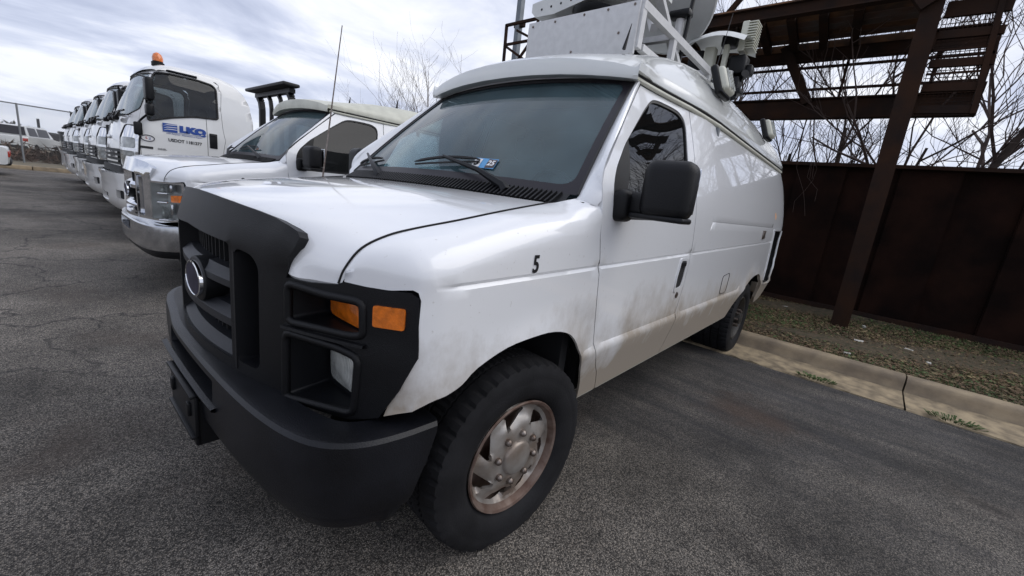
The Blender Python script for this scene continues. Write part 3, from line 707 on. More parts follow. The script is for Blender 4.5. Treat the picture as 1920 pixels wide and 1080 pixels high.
    for s in (1, -1): b.box((-.47, s*.89, .85), (.02, .05, .7)); b.box((-1.5, s*.89, .95), (.03, .04, .9))
    b.build('underbody_gap_blocks', m_dark, van, 0)
    b = MB(); b.box((-1.98, 0, 1.22), (.04, 1.72, 1.42)); b.build('bulkhead', m_bulk, van, 0)
    b = MB(); b.box((-2.75, 0, 1.92), (3.0, 1.40, .02)); b.build('headliner', m_grey, van, 0)
    b = MB(); rows = [[(x, y, z) for y in (-.86, -.4, 0, .4, .86)] for x, z in ((-.26, 1.33), (-.42, 1.345), (-.62, 1.30), (-.66, 1.16), (-.62, .95))]
    b.grid(rows).build('dashboard', m_grey, van, 50)
    for s in (1, -1):
        b = MB(); b.rbox((-1.25, s*.45, 1.0), (.5, .5, .16), .05, 3); b.rbox((-1.50, s*.45, 1.30), (.15, .48, .62), .06, 3, Matrix.Rotation(-.15, 4, 'Y')); st = b.build('seat', m_grey, van, 50)
        b = MB(); b.rbox((-1.57, s*.45, 1.70), (.10, .26, .18), .04, 3); b.build('headrest', m_grey, st, 50)
    b = MB(); MT = Matrix.Translation((-.78, .45, 1.30)) @ Matrix.Rotation(radians(-62), 4, 'Y')
    b.lathe([(.19+.014*cos(a), .014*sin(a)) for a in [k*pi/4 for k in range(9)]], 28, MT); b.box((-.78, .45, 1.30), (.02, .36, .03)); b.build('steering_wheel', m_blk2, van, 50)
    # ---- windshield
    nu, nv = 26, 14
    MB().grid([[ws(-1+2*i/nu, j/nv) for i in range(nu+1)] for j in range(nv+1)]).build('windshield', m_wind, van, 60)
    fr = lambda u, v: tuple(ws(u, v)+Vector((.0035, 0, .0035)))
    o_ = [(-1, 0), (1, 0), (1, 1), (-1, 1)]; h_ = rounded([(-.955, .055), (.955, .055), (.955, .955), (-.955, .955)], .08, 5)
    wf = panel('windshield_frit', fr, o_, m_frit, van, (.7, 0, .7), [h_], .06, .002, bstep=.05)
    b = MB(); e_ = [ws(1, k/10) for k in range(11)]+[ws(1-k/10, 1) for k in range(1, 21)]+[ws(-1, 1-k/10) for k in range(1, 11)]
    b.tube([q+Vector((.003, 0, .004)) for q in e_], .006, 6); b.build('windshield_seal', m_seal, van, 60)
    # header strip above the glass, under the roof cap
    hd0 = [ws(-1+2*i/20, 1) for i in range(21)]
    b = MB(); b.grid([[q+Vector((.0, 0, .004)) for q in hd0], [q+Vector((.016, 0, .014)) for q in hd0], [q+Vector((-.0, 0, .03)) for q in hd0]]); b.build('roof_header', P, van, 60)
    b = MB(); b.grid([[q+Vector((.004, 0, .028)) for q in hd0], [q+Vector((.012, 0, .055)) for q in hd0]]); b.build('cap_gap_dark', m_seal, van, 60)  # dark band drawn for the shaded gap under the cap lip
    # ---- cowl
    def hr(y): return Vector((-.125-.065*(y/.83)**2, y, 1.305-.012*(y/.83)**2))
    rows = []
    for t in (-.15, .0, .35, .7, 1.05):
        r_ = []
        for k in range(31):
            y = -.862+1.724*k/30; a = hr(max(-.84, min(.84, y))); a.y = y; c = ws(y/.885*.99, .0); q = a.lerp(c+Vector((.004, 0, .004)), t); r_.append(q+Vector((0, 0, -.004 if 0 < t < 1 else 0)))
        rows.append(r_)
    cw = MB().grid(rows).build('cowl_grille', m_blk2, van, 40)
    b = MB()
    for k in range(74):
        y = -.84+k*.023
        if abs(y) > .83: continue
        a = hr(max(-.83, min(.83, y))); a.y = y; c = ws(y/.885, .0); b.bar(a.lerp(c, .22)+Vector((0, 0, .005)), a.lerp(c, .96)+Vector((0, 0, .008)), .009, .014)
    b.build('cowl_slat', m_black, cw, 0)['kind'] = 'stuff'
    # ---- wipers
    def wsn(x, y, lift=.0):
        v = .3
        for _ in range(30): 
            u = max(-1, min(1, y/(.885-.15*v))); p = ws(u, v); v += (p.x-x)*.9; v = max(0, min(1, v))
        return ws(u, v)+Vector((.7, 0, .7))*lift
    def wpt(u, v, l): return ws(u, v)+Vector((.6, 0, .75))*l
    for (u0, v0_, u1, v1, e0, e1) in ((.62, -.06, .10, .115, (-.16, .075), (.36, .13)), (-.50, -.06, -.92, .14, (-.93, .05), (-.60, .10))):
        b = MB(); p0 = wpt(u0, -.03, .015); p1 = wpt(u1, v1, .045)
        mid = p0.lerp(p1, .35)+Vector((.02, 0, .025)); b.tube([p0+Vector((0, .01, -.01)), p0+Vector((0, -.01, .012)), mid, p1], [.026, .022, .012, .008], 6); wa = b.build('wiper', m_blk2, van, 50)
        b = MB(); q = [wpt(e0[0]+(e1[0]-e0[0])*k/8, e0[1]+(e1[1]-e0[1])*k/8, .016) for k in range(9)]; b.tube(q, .006, 4); q = [p+Vector((.006, 0, .012+.014*sin(k*pi/8))) for k, p in enumerate(q)]; b.tube(q, [.003]+[.008]*7+[.003], 5); b.build('wiper_blade', m_seal, wa, 50)
    # ---- rear
    b = MB(); b.rbox((-4.87, 0, 1.28), (.03, 1.56, 1.3), .01)
    b.build('rear_door', P, van, 30)
    b = MB(); b.rbox((-4.95, 0, .56), (.16, 1.75, .18), .03, 3); b.build('rear_bumper', P, van, 40)
    grille_front(van, chrome); bumper(van, chrome)
    # ---- sill seam
    b = MB(); 
    for s in (1, -1): b.bar((-.64, s*.935, .443), (-3.06, s*.935, .443), .012, .018); b.bar((-.46, s*.935, .443), (-.61, s*.935, .443), .012, .018)
    b.build('sill_flange', m_cream, van, 0)

def roof_cap(van, high, mt):
    def zt(x):
        if high: return interp(x, [-4.94, -4.88, -4.7, -4.3, -2.6, -2.0, -1.5, -1.2, -.98, -.87, -.79, -.74], [2.06, 2.16, 2.28, 2.345, 2.375, 2.335, 2.255, 2.185, 2.120, 2.072, 2.030, 2.000])
        return interp(x, [-4.80, -4.6, -4.3, -2.6, -1.9, -1.4, -1.0, -.84, -.70], [2.04, 2.14, 2.19, 2.215, 2.20, 2.155, 2.085, 2.045, 2.0])
    st = [-.74, -.762, -.80, -.87, -.98, -1.1, -1.25, -1.45, -1.7, -2.0, -2.4, -3, -3.6, -4.2, -4.5, -4.7, -4.82, -4.90]
    rows = []
    for j, x in enumerate(st):
        yl = sideY(max(x, -4.4), 1.955)+.010 if x < -.9 else .772
        yl -= interp(x, [-4.9, -4.8, -4.6], [.10, .03, 0])
        zb = 1.968; h = max(0, min(1, (zt(x)-2.05)/.32)); t = zt(x)
        S = Vector((yl-.03-.17*h, t-.012-.05*h)); p3 = Vector((yl, min(zb+.068, t-.01)))
        pr = [(yl-.012, zb), (yl+.010, zb+.008), (yl+.013, zb+.045), p3]
        for k in (.3, .6, .85): q = p3.lerp(S, k); pr.append((q.x+.02*h*sin(k*pi), q.y+.015*h*sin(k*pi)))
        pr += [S, (S.x-.035, t-.006-.012*h), (S.x-.09, t), (S.x*.68, t+.007), (S.x*.5, t+.012), (S.x*.25, t+.015), (0, t+.016)]
        half = []
        bow = .090*sstep(-1.6, -.74, x)
        for y, z in pr:
            c = (abs(y)/.78)**2.2
            cr = .050*(1-min(1, c))*sstep(-1.1, -.74, x)
            half.append(Vector((x-bow*c, y, z+cr)))
        rows.append(half+[Vector((q.x, -q.y, q.z)) for q in half[-2::-1]])
    b = MB(); b.grid(rows)
    f = rows[0]; low = [Vector((q.x+.012, q.y, q.z-.012)) for q in f]
    r0_ = [Vector((q.x+.004, q.y*1.0, min(q.z, (1.980-.045*(min(1, abs(q.y)/.78))**2.2)))) for q in f]
    inn = [Vector((q.x-.07, q.y*.97, q.z+.004)) for q in r0_]
    b.grid([f, [Vector((q.x+.010, q.y*1.003, q.z*.4+p.z*.6)) for q, p in zip(f, r0_)], r0_, inn])
    l = rows[-1]; b.grid([l, [Vector((q.x-.01, q.y*.97, 1.95)) for q in l]])
    return b.build('roof_cap', mt, van, 38)
# ------------------------------------------------------------------ ground
def ground_mat():
    m = bpy.data.materials.new('asphalt'); m.use_nodes = True; t = m.node_tree; b = t.nodes['Principled BSDF']
    c = N(t, 'ShaderNodeTexCoord')
    def noise(s, d=4, r=.55, off=None):
        n = N(t, 'ShaderNodeTexNoise'); n.inputs['Scale'].default_value = s; n.inputs['Detail'].default_value = d; n.inputs['Roughness'].default_value = r
        if off: mm = N(t, 'ShaderNodeMapping'); mm.inputs['Location'].default_value = off[0]; mm.inputs['Scale'].default_value = off[1]; L(t, c.outputs['Object'], mm.inputs[0]); L(t, mm.outputs[0], n.inputs['Vector'])
        else: L(t, c.outputs['Object'], n.inputs['Vector'])
        return n.outputs['Fac']
    def rng(s, a, bb, x, y):
        r = N(t, 'ShaderNodeMapRange'); r.inputs['From Min'].default_value = a; r.inputs['From Max'].default_value = bb; r.inputs['To Min'].default_value = x; r.inputs['To Max'].default_value = y; L(t, s, r.inputs['Value']); return r.outputs[0]
    def mix(f, a, bb, mode='MIX'):
        x = N(t, 'ShaderNodeMix', data_type='RGBA', blend_type=mode)
        for s, i in ((f, 0), (a, 6), (bb, 7)):
            if hasattr(s, 'is_output'): L(t, s, x.inputs[i])
            elif i == 0: x.inputs[0].default_value = s
            else: x.inputs[i].default_value = (*s, 1)
        return x.outputs[2]
    v = N(t, 'ShaderNodeTexVoronoi'); v.inputs['Scale'].default_value = 225; L(t, c.outputs['Object'], v.inputs['Vector'])
    sepc = N(t, 'ShaderNodeSeparateColor'); L(t, v.outputs['Color'], sepc.inputs[0])
    rp = N(t, 'ShaderNodeValToRGB'); L(t, sepc.outputs[0], rp.inputs['Fac']); e = rp.color_ramp.elements
    e[0].position = 0; e[0].color = (.034, .032, .030, 1); e[1].position = 1; e[1].color = (.40, .345, .285, 1)
    for p, q in ((.30, .045), (.55, .083), (.82, .150)):
        k = e.new(p); q *= 1.75; k.color = (q*1.16, q*1.05, q*.92, 1)
    edge = rng(v.outputs['Distance'], .25, .75, 1, .35)
    stones = mix(1, rp.outputs['Color'], edge, 'MULTIPLY')
    # fresh dark sealer in broad patches towards the kerb
    sx = N(t, 'ShaderNodeSeparateXYZ'); L(t, c.outputs['Object'], sx.inputs[0])
    pat = N(t, 'ShaderNodeMath', operation='ADD'); L(t, rng(noise(.55, 6, .6), .3, .7, -.5, .5), pat.inputs[0]); L(t, rng(sx.outputs['X'], -.2, -2.2, -.1, .75), pat.inputs[1])
    seal = rng(pat.outputs[0], .15, .6, 0, .80)
    streak = noise(1, 7, .7, ((0, 0, 0), (6, .7, 1))); seal2 = N(t, 'ShaderNodeMath', operation='MULTIPLY'); L(t, seal, seal2.inputs[0]); L(t, rng(streak, .38, .62, 1.0, .45), seal2.inputs[1])
    base = mix(seal2.outputs[0], stones, (.020, .021, .025))
    big = rng(noise(.55, 8, .7, ((3, 1, 0), (1, 1, 1))), .34, .66, .42, 1.6)
    bc = N(t, 'ShaderNodeCombineColor'); [L(t, big, bc.inputs[i]) for i in range(3)]
    base = mix(1, base, bc.outputs[0], 'MULTIPLY')
    # rusty stains
    st = rng(noise(1.0, 6, .6, ((7.7, 2.2, 0), (1, 1, 1))), .56, .74, 0, .6)
    base = mix(st, base, (.060, .043, .033))
    drip = rng(noise(2.6, 3, .5, ((1.2, 9.1, 0), (1, 1, 1))), .70, .76, 0, .7)
    base = mix(drip, base, (.018, .016, .015))
    for (px, py, rad_) in ((-2.1, 1.45, .38), (.1, .1, .0)):
        if not rad_: continue
        d = N(t, 'ShaderNodeVectorMath', operation='DISTANCE'); L(t, c.outputs['Object'], d.inputs[0]); d.inputs[1].default_value = (px, py, 0)
        dn = N(t, 'ShaderNodeMath', operation='ADD'); L(t, d.outputs['Value'], dn.inputs[0]); L(t, rng(noise(5, 4), .2, .8, -.25, .25), dn.inputs[1])
        base = mix(rng(dn.outputs[0], .05, rad_, .55, 0), base, (.060, .034, .022))
    # sparse pale grit and thin cracks
    v2 = N(t, 'ShaderNodeTexVoronoi', feature='DISTANCE_TO_EDGE'); v2.inputs['Scale'].default_value = .55
    dn = N(t, 'ShaderNodeTexNoise'); dn.inputs['Scale'].default_value = 2.2; dn.inputs['Detail'].default_value = 5; L(t, c.outputs['Object'], dn.inputs['Vector'])
    dm = N(t, 'ShaderNodeVectorMath', operation='MULTIPLY_ADD'); L(t, dn.outputs['Color'], dm.inputs[0]); dm.inputs[1].default_value = (.7, .7, .7); L(t, c.outputs['Object'], dm.inputs[2]); L(t, dm.outputs[0], v2.inputs['Vector'])
    cm_ = N(t, 'ShaderNodeMath', operation='MULTIPLY'); L(t, rng(v2.outputs['Distance'], .0, .011, .8, 0), cm_.inputs[0]); L(t, rng(sx.outputs['Y'], -.2, -2.5, .25, 1), cm_.inputs[1])
    base = mix(cm_.outputs[0], base, (.012, .012, .013))
    L(t, base, b.inputs['Base Color']); b.inputs['Roughness'].default_value = .82; b.inputs['Specular IOR Level'].default_value = .35
    bp = N(t, 'ShaderNodeBump'); bp.inputs['Strength'].default_value = .7; bp.inputs['Distance'].default_value = .004; L(t, v.outputs['Distance'], bp.inputs['Height']); bp.invert = True
    L(t, bp.outputs[0], b.inputs['Normal']); return m
m_asph = ground_mat()
tag(newmesh('parking_lot', [(-3.36, -23.9, 0), (40, -23.9, 0), (40, 40, 0), (-3.36, 40, 0)], [(0, 1, 2, 3)], m_asph, None, 0), kind='structure')
m_soil = mat('bare_earth', (.095, .068, .040), .95, col2=(.045, .040, .020), vscale=14, detail=9, bump=1, bscale=25)
tag(newmesh('terrain', [(-900, -900, -.06), (900, -900, -.06), (900, 900, -.06), (-900, 900, -.06)], [(0, 1, 2, 3)], mat('far_ground', (.10, .09, .07), .95, var=.4, vscale=.3), None, 0), kind='structure')
m_conc = mat('weathered_concrete', (.33, .26, .17), .85, col2=(.19, .15, .105), vscale=5, bump=.5, bscale=70, detail=9)
m_gut = mat('gutter_concrete', (.38, .30, .19), .9, col2=(.17, .135, .09), vscale=9, bump=.6, bscale=60, detail=10)
kb = empty('kerb', (-3.85, 0, 0)); kb['kind'] = 'structure'
ys = [-14, -11, -8, -5, -2.6, -.1, 2.34, 4.9, 7.4, 10, 13, 16]
for i in range(len(ys)-1):
    a, c = ys[i]+.006, ys[i+1]-.006; jit = rnd.uniform(-.004, .004)
    prof = [(.10, -.05), (.012, .02), (.0, .10), (-.012, .135), (-.035, .15), (-.06, .153), (-.15, .150), (-.16, -.05)]
    rows = []
    n = 14
    for k in range(n+1):
        y = a+(c-a)*k/n; rows.append([(p[0]+jit+rnd.uniform(-.003, .003), y, p[1]+rnd.uniform(-.002, .002)) for p in prof])
    b = MB(); b.grid(rows); b.f += [tuple(range(len(prof))), tuple(range(n*len(prof), (n+1)*len(prof)))]
    b.build('kerb_stone', m_conc, kb, 50)
    rows = []
    for k in range(n*2+1):
        y = a+(c-a)*k/n/2; rows.append([(.03, y, .028), (.22, y, .012), (.46+rnd.uniform(-.025, .03), y, .004), (.47, y, -.03)])
    MB().grid(rows).build('gutter_slab', m_gut, kb, 50)
# soil bank behind the kerb
rows = []
for i in range(30):
    x = -3.99-i*(9.0/29); rows.append([(x, -14+j*.5, .135+.03*sin(x*3+j*.9)*(.3 if i < 2 else 1)+rnd.uniform(-.012, .012)) for j in range(61)])
tag(MB().grid(rows).build('verge', m_soil, None, 60), kind='structure')
m_gr = [mat('grass_green', (.085, .135, .038), .8, var=.4, vscale=2), mat('grass_straw', (.26, .20, .10), .85, var=.4, vscale=2), mat('leaf_brown', (.16, .10, .055), .85, var=.5, vscale=3)]
def vz_(x, y): return .135
gb = [MB(), MB(), MB()]
for k in range(60000):
    x = rnd.uniform(-7.0, -4.0); y = rnd.uniform(.3, 5.5) if k % 5 else rnd.uniform(-1.5, 9)
    g = .45*sin(x*2.3+1)*sin(y*1.9)+rnd.uniform(-1, 1)+.3*sstep(-6.3, -6.8, x)-.18
    i = 0 if g > .25 else (1 if rnd.random() < .55 else 2)
    z = .125; a = rnd.uniform(0, 2*pi)
    if i < 2 and rnd.random() < .75:
        h = rnd.uniform(.02, .055); l = rnd.uniform(.0, .05); dx, dy = cos(a)*.004, sin(a)*.004
        gb[i].add([(x-dx, y-dy, z), (x+dx, y+dy, z), (x+dy*l*250+cos(a)*l, y-dx*l*250+sin(a)*l, z+h)], [(0, 1, 2)])
    else:
        s_ = rnd.uniform(.010, .026); t1 = Vector((cos(a), sin(a), rnd.uniform(-.4, .4)))*s_; t2 = Vector((-sin(a), cos(a), rnd.uniform(-.4, .4)))*s_*.6; p = Vector((x, y, z+rnd.uniform(.008, .035)))
        gb[i if i else 0].add([p-t1, p+t2, p+t1, p-t2], [(0, 1, 2, 3)])
for i, n in enumerate(('grass', 'dry_grass', 'leaf_litter')):
    tag(gb[i].build(n, m_gr[i], None, 0, False), ['low green grass tufts on the strip behind the kerb', 'dry straw coloured grass on the strip behind the kerb', 'brown dead leaves scattered over the grass strip'][i], ['grass', 'dry grass', 'leaf litter'][i], kind='stuff')
# weeds in the gutter
for (x, y, n, r, lab) in ((-3.42, 1.72, 120, .10, 'small green weed growing along the gutter edge, left one'), (-3.42, 2.62, 110, .12, 'small green weed at gutter edge, right of the kerb crack')):
    b = MB()
    for k in range(n):
        a = rnd.uniform(0, 2*pi); d = r*sqrt(rnd.random()); p = Vector((x+cos(a)*d*.5, y+sin(a)*d*1.3, .012)); q = p+Vector((cos(a)*.02, sin(a)*.03, rnd.uniform(.01, .035))); o = Vector((-sin(a), cos(a), 0))*.006
        b.add([p, q-o, q+Vector((cos(a), sin(a), 0))*.012, q+o], [(0, 1, 2, 3)])
    tag(b.build('weed', m_gr[0], None, 0, False), lab, 'weed', 'weeds along the gutter')
# litter
m_paper = mat('pale_litter', (.55, .53, .48), .7)
spots = [(1480, 585), (1610, 594), (1640, 657), (1652, 661), (1734, 658), (1760, 680), (1648, 690), (1785, 702), (1485, 587)]
for (x, y, s_, lab) in ((-6.25, 1.08, .05, 'white litter scrap on grass left of the steel post'), (-6.1, 2.02, .055, 'white litter scrap close against the right of the steel post'), (-5.0, 1.98, .06, 'long pale scrap lying mid strip below the post'), (-5.2, 2.42, .05, 'rounded pale stone on the grass, largest on the right'), (-4.75, 2.55, .045, 'small pale pebble near the dark right end of strip'), (-4.22, 1.9, .04, 'pale pebble lying just behind the kerb edge')):
    b = MB(); b.rbox((x, y, .152), (s_*.7, s_*1.5, s_*.4), s_*.13, 2, Matrix.Rotation(rnd.uniform(0, 3), 4, 'Z')); b.v = [q+Vector((rnd.gauss(0, 1), rnd.gauss(0, 1), rnd.gauss(0, 1)))*s_*.07 for q in b.v]; o = tag(b.build('litter', m_paper, None, 40), lab, 'litter', 'pale litter and stones on the grass strip')

# ------------------------------------------------------------------ rusty steel fence
m_rust = mat('dark_rusty_steel', (.019, .0085, .0058), .9, col2=(.007, .004, .0033), vscale=2.2, bump=.3, bscale=40, detail=9, spec=.08)
m_rust2 = mat('rusty_beam', (.020, .0135, .0115), .88, spec=.12, col2=(.036, .018, .011), vscale=3, bump=.35, bscale=40, detail=10)
m_rust3 = mat('bright_rust_beam', (.17, .08, .035), .85, col2=(.050, .027, .017), vscale=4, bump=.35, bscale=40, detail=10)
m_plank = mat('grey_deck_board', (.09, .075, .068), .85, col2=(.085, .042, .028), vscale=5, bump=.4, bscale=30)
fn = empty('steel_fence', (-7.0, 1, .1), 0, 'tall dark rusty steel sheet fence behind the grass strip', 'fence')
def wpos(o, *objs):
    for q in objs: q.parent = o; q.location = -Vector(o.location)
k = 0; y = -8.0
while y < 14:
    wdt = .62; dx = -.07 if k % 2 else .0; x = -7.0+dx
    b = MB(); b.box((x, y+wdt/2, 1.23), (.03, wdt-.006, 2.24)); b.build('fence_sheet', m_rust, fn, 0)
    if k % 2 == 0:
        for yy in (y-.02, y+wdt+.02): pass
    else:
        for yy in (y+.003, y+wdt-.003): b = MB(); b.box((x+.035, yy, 1.23), (.07, .012, 2.2)); b.build('fence_fold', m_rust, fn, 0)
    y += wdt; k += 1
b = MB(); b.box((-6.98, 3, 2.345), (.16, 22, .05)); b.build('fence_cap', m_rust2, fn, 0)
b = MB(); b.box((-6.97, 3, .17), (.09, 22, .10)); b.build('fence_rail', m_rust2, fn, 0)
b = MB(); b.bar((-7.12, -8, 1.9), (-7.12, 14, 1.9), .06, .1); b.build('fence_rail', m_rust, fn, 0)
for o in fn.children: o.location = -Vector(fn.location)

# ------------------------------------------------------------------ steel billboard walkway over the fence
bb = empty('billboard_frame', (-5.84, 1.76, 0), 0, 'rusty steel walkway frame on a post above the fence', 'steel frame')
def put(b, n, m): o = b.build(n, m, bb, 0); o.location = -Vector(bb.location); return o
def ibeam(b, p0, p1, wd, ht, t=.02):
    p0, p1 = Vector(p0), Vector(p1); d = (p1-p0).normalized(); vert = abs(d.z) > .7
    u = Vector((1, 0, 0)) if vert else Vector((0, 0, 1))
    for s in (-1, 1): b.bar(p0+u*s*(ht/2-t/2), p1+u*s*(ht/2-t/2), wd, t, u)
    b.bar(p0, p1, t, ht-2*t-.002, u)
b = MB(); b.bar((-5.84, 1.765, 0), (-5.84, 1.70, 5.3), .20, .03, (1, 0, 0)); 
b = MB()
for dx in (-.10, .10): b.bar((-5.84+dx, 1.765, .0), (-5.84+dx, 1.70, 5.6), .022, .19, (0, 1, 0))
b.bar((-5.84, 1.765, .0), (-5.84, 1.70, 5.6), .178, .022, (0, 1, 0)); put(b, 'post', m_rust2)
b = MB(); ibeam(b, (-5.74, -4.0, 4.13), (-5.74, 2.4, 4.16), .12, .17); put(b, 'front_beam', m_rust2)
b = MB(); b.box((-5.70, -.8, 4.23), (.05, 6.3, .02)); put(b, 'beam_flange', m_rust3)
b = MB(); ibeam(b, (-7.0, -4.0, 4.02), (-7.0, 2.4, 3.99), .12, .26); put(b, 'rear_beam', m_rust2)
b = MB(); b.box((-6.93, -1.2, 4.07), (.012, 5.6, .09)); put(b, 'beam_face', m_rust3)
for k in range(14):
    y = -3.8+k*.365
    if abs(y-1.7) < .12: continue
    b = MB(); b.bar((-5.80, y+.1, 4.08), (-6.94, y+.02, 4.05), .10, .08); put(b, 'joist', m_rust2)
for k in range(5):
    x = -6.0-k*.2; b = MB(); b.box((x, -1.1, 4.125+.003*k), (.185, 5.7, .025)); put(b, 'deck_board', m_plank if k % 3 else m_rust3)
b = MB(); ibeam(b, (-7.0, -4.0, 3.19), (-7.0, 2.45, 3.17), .14, .30); put(b, 'lower_beam', m_rust2)
for z in (3.46, 3.78):
    b = MB(); b.bar((-7.0, -5.0, z), (-7.0, 2.43, z), .03, .035); put(b, 'hand_rail', m_rust2)
for y in (-2.2, -.9, .95, 2.42, 1.92):
    b = MB(); b.bar((-7.0, y, 3.33), (-7.0, y, 4.0), .035, .03, (1, 0, 0)); put(b, 'rail_stanchion', m_rust2)
for (y0, y1) in ((.09, .58), (-2.9, -2.4)):
    b = MB(); b.bar((-6.96, y0, 4.10), (-6.96, y1, 3.25), .13, .12, (1, 0, 0)); put(b, 'brace', m_rust2)
b = MB(); b.bar((-5.72, 1.55, 4.0), (-5.72, 1.95, 4.30), .12, .25); put(b, 'gusset', m_rust2)
# end guard with wire mesh right of the post
for z in (2.86, 3.10, 3.36, 3.66, 3.92):
    b = MB(); b.bar((-5.84, 1.84, z), (-5.84, 2.36-(3.9-z)*-.0, z-.01), .05, .085 if z < 3.7 else .16); put(b, 'guard_bar', m_rust2)
b = MB(); b.bar((-5.84, 2.33, 2.80), (-5.84, 2.26, 4.0), .05, .09, (1, 0, 0)); put(b, 'guard_post', m_rust2)
for z in (3.25, 3.50):
    b = MB(); b.bar((-5.84, 1.84, z), (-5.84, 2.30, z), .018, .022); put(b, 'guard_rod', m_rust2)
b = MB()
for k in range(26):
    z = 2.83+k*.038; b.bar((-5.86, 1.84, z), (-5.86, 2.31, z), .007, .007)
for k in range(13):
    y = 1.86+k*.037; b.bar((-5.865, y, 2.8), (-5.865, y-.02, 3.85), .007, .007, (1, 0, 0))
o = put(b, 'wire_mesh', m_rust2); o['kind'] = 'stuff'
# upper truss and railings, left end
b = MB()
for z in (4.80,): b.bar((-5.84, -5.03, z), (-5.84, .9, z), .05, .05)
put(b, 'top_rail', m_rust2)
b = MB(); b.bar((-5.84, -5.01, 4.0), (-5.84, -5.03, 4.82), .05, .05, (1, 0, 0)); put(b, 'end_upright', m_rust2)
b = MB(); b.bar((-5.84, -5.0, 4.42), (-5.84, -4.30, 4.42), .045, .045); put(b, 'mid_rail', m_rust2)
b = MB(); b.bar((-5.84, -4.72, 4.66), (-5.84, -4.28, 4.45), .04, .045); b.bar((-5.84, -4.28, 4.42), (-5.84, -4.62, 4.06), .04, .045); b.bar((-5.84, -4.98, 4.38), (-5.84, -4.45, 4.08), .04, .045); b.bar((-5.84, -4.28, 4.48), (-5.84, -4.28, 4.36), .05, .05, (1, 0, 0)); put(b, 'lattice_brace', m_rust2)
b = MB(); b.bar((-5.84, -4.05, 4.62), (-5.84, -3.85, 4.62), .045, .045); b.bar((-5.84, -4.17, 4.68), (-5.84, -4.17, 4.8), .045, .045, (1, 0, 0)); put(b, 'rail_stub', m_rust2)
for (y0, y1) in ((-.55, -.1), (.4, .42), (-2.5, -1.9)):
    b = MB(); b.bar((-5.80, y0, 4.22), (-5.80, y1, 4.80), .06, .07, (1, 0, 0)); put(b, 'upper_brace', m_rust2)
for y in (-2.3, -.3):
    b = MB(); b.bar((-6.9, y, 0), (-6.9, y, 3.1), .12, .12, (1, 0, 0)); put(b, 'rear_post', m_rust)
m_pole = mat('galvanised_pole', (.17, .19, .21), .5, .5, var=.2, vscale=6)
pl = empty('pole', (-6.25, -5.05, 0), 0, 'plain grey steel pole rising behind the rusty walkway end', 'pole')
b = MB(); b.bar((0, 0, 0), (0, -.02, 7.5), .12, .12, (1, 0, 0)); b.build('pole_shaft', m_pole, pl, 0)
b = MB(); b.bar((.0, -.12, 4.95), (0, .15, 4.95), .08, .10); b.build('pole_bracket', m_rust2, pl, 0)

# ------------------------------------------------------------------ bare trees
m_bark = mat('bare_bark', (.060, .044, .036), .9, var=.45, vscale=6, bump=.5, bscale=30)
m_twig = mat('twig', (.075, .050, .042), .9, var=.3, vscale=5)
m_pale = mat('pale_twig', (.17, .14, .115), .9, var=.3, vscale=5)
XL = [None]
def grow(rn, p, d, ln, r, depth, bt, bw, up_=.12, spread=.65, segs=4):
    pts = [p]; rr = [r]; q = p; dd = d
    for i in range(segs):
        dd = (dd+Vector((rn.gauss(0, .16), rn.gauss(0, .16), rn.gauss(0, .10)+up_*.5))).normalized(); q = q+dd*ln/segs
        if XL[0] is not None and q.x > XL[0] and q.z < 2.45: q.x = XL[0]-.02; dd.x = -abs(dd.x)*.5
        pts.append(q); rr.append(max(.0022, r*(1-.55*(i+1)/segs)))
    (bt if depth < 1 else bw).tube(pts, rr, 6 if depth < 1 else (4 if r > .012 else 3), False)
    if depth >= 4 or r < .003: return
    n = rn.randint(3, 6) if depth < 3 else rn.randint(2, 3)
    for i in range(n):
        t = rn.uniform(.3, 1); k = min(segs-1, int(t*segs)); f = t*segs-k; b0 = pts[k].lerp(pts[k+1], f)
        nd = (dd+Vector((rn.gauss(0, spread), rn.gauss(0, spread), rn.gauss(0, spread*.6)+up_))).normalized()
        grow(rn, b0, nd, ln*rn.uniform(.5, .8), rr[k]*rn.uniform(.45, .7), depth+1, bt, bw, up_, spread, segs)
def tree(x, y, h, r, seed, label, mt=None, lean=(0, 0), spread=.55, z=0, group='bare trees behind the steel fence', d0=0, n=1):
    XL[0] = -7.22-x if -9.5 < x < -7 and y > -3 else None
    rn = random.Random(seed); t = empty('bare_tree', (x, y, z), 0, label, 'tree', group); bt = MB(); bw = MB()
    for i in range(n):
        grow(rn, Vector((rn.uniform(-.05, .05)*n, rn.uniform(-.05, .05)*n, -.1)), Vector((lean[0]+(rn.gauss(0, .22) if n > 1 else 0), lean[1]+(rn.gauss(0, .22) if n > 1 else 0), 1)).normalized(), h*.55, r, d0, bt, bw, .16, spread)
    if bt.v: bt.build('trunk', m_bark, t, 60, False)
    bw.build('branches', mt or m_twig, t, 0, False); return t
TL = [('slender bare tree seen between the van rear and the steel post', -8.6, .55, 5.2, .055, (0, .05)), ('forked bare tree left of the steel post above the fence', -9.2, .95, 6.2, .075, (0, .1)), ('bare tree leaning right directly left of the post', -8.8, 1.45, 6, .07, (0, .28)), ('thick bare trunk leaning right beyond the post', -8.4, 2.25, 6.6, .085, (0, .30)),
      ('bare sapling right of the post by the mesh guard', -9.8, 2.75, 5, .05, (0, .15)), ('bare tree at far right above the dark fence', -8.9, 3.5, 6, .035, (0, .18)), ('very slender bare tree between two forked ones behind the walkway', -8.3, 1.15, 5.0, .035, (0, .02)), ('bare tree with many fine twigs behind the mesh guard', -8.0, 2.0, 5.2, .04, (0, .1)), ('thin bare tree just over the van rear roof corner', -9.4, .05, 4.6, .05, (0, -.05)), ('bare tree behind the walkway left section', -11, -.9, 6.5, .08, (0, .05))]
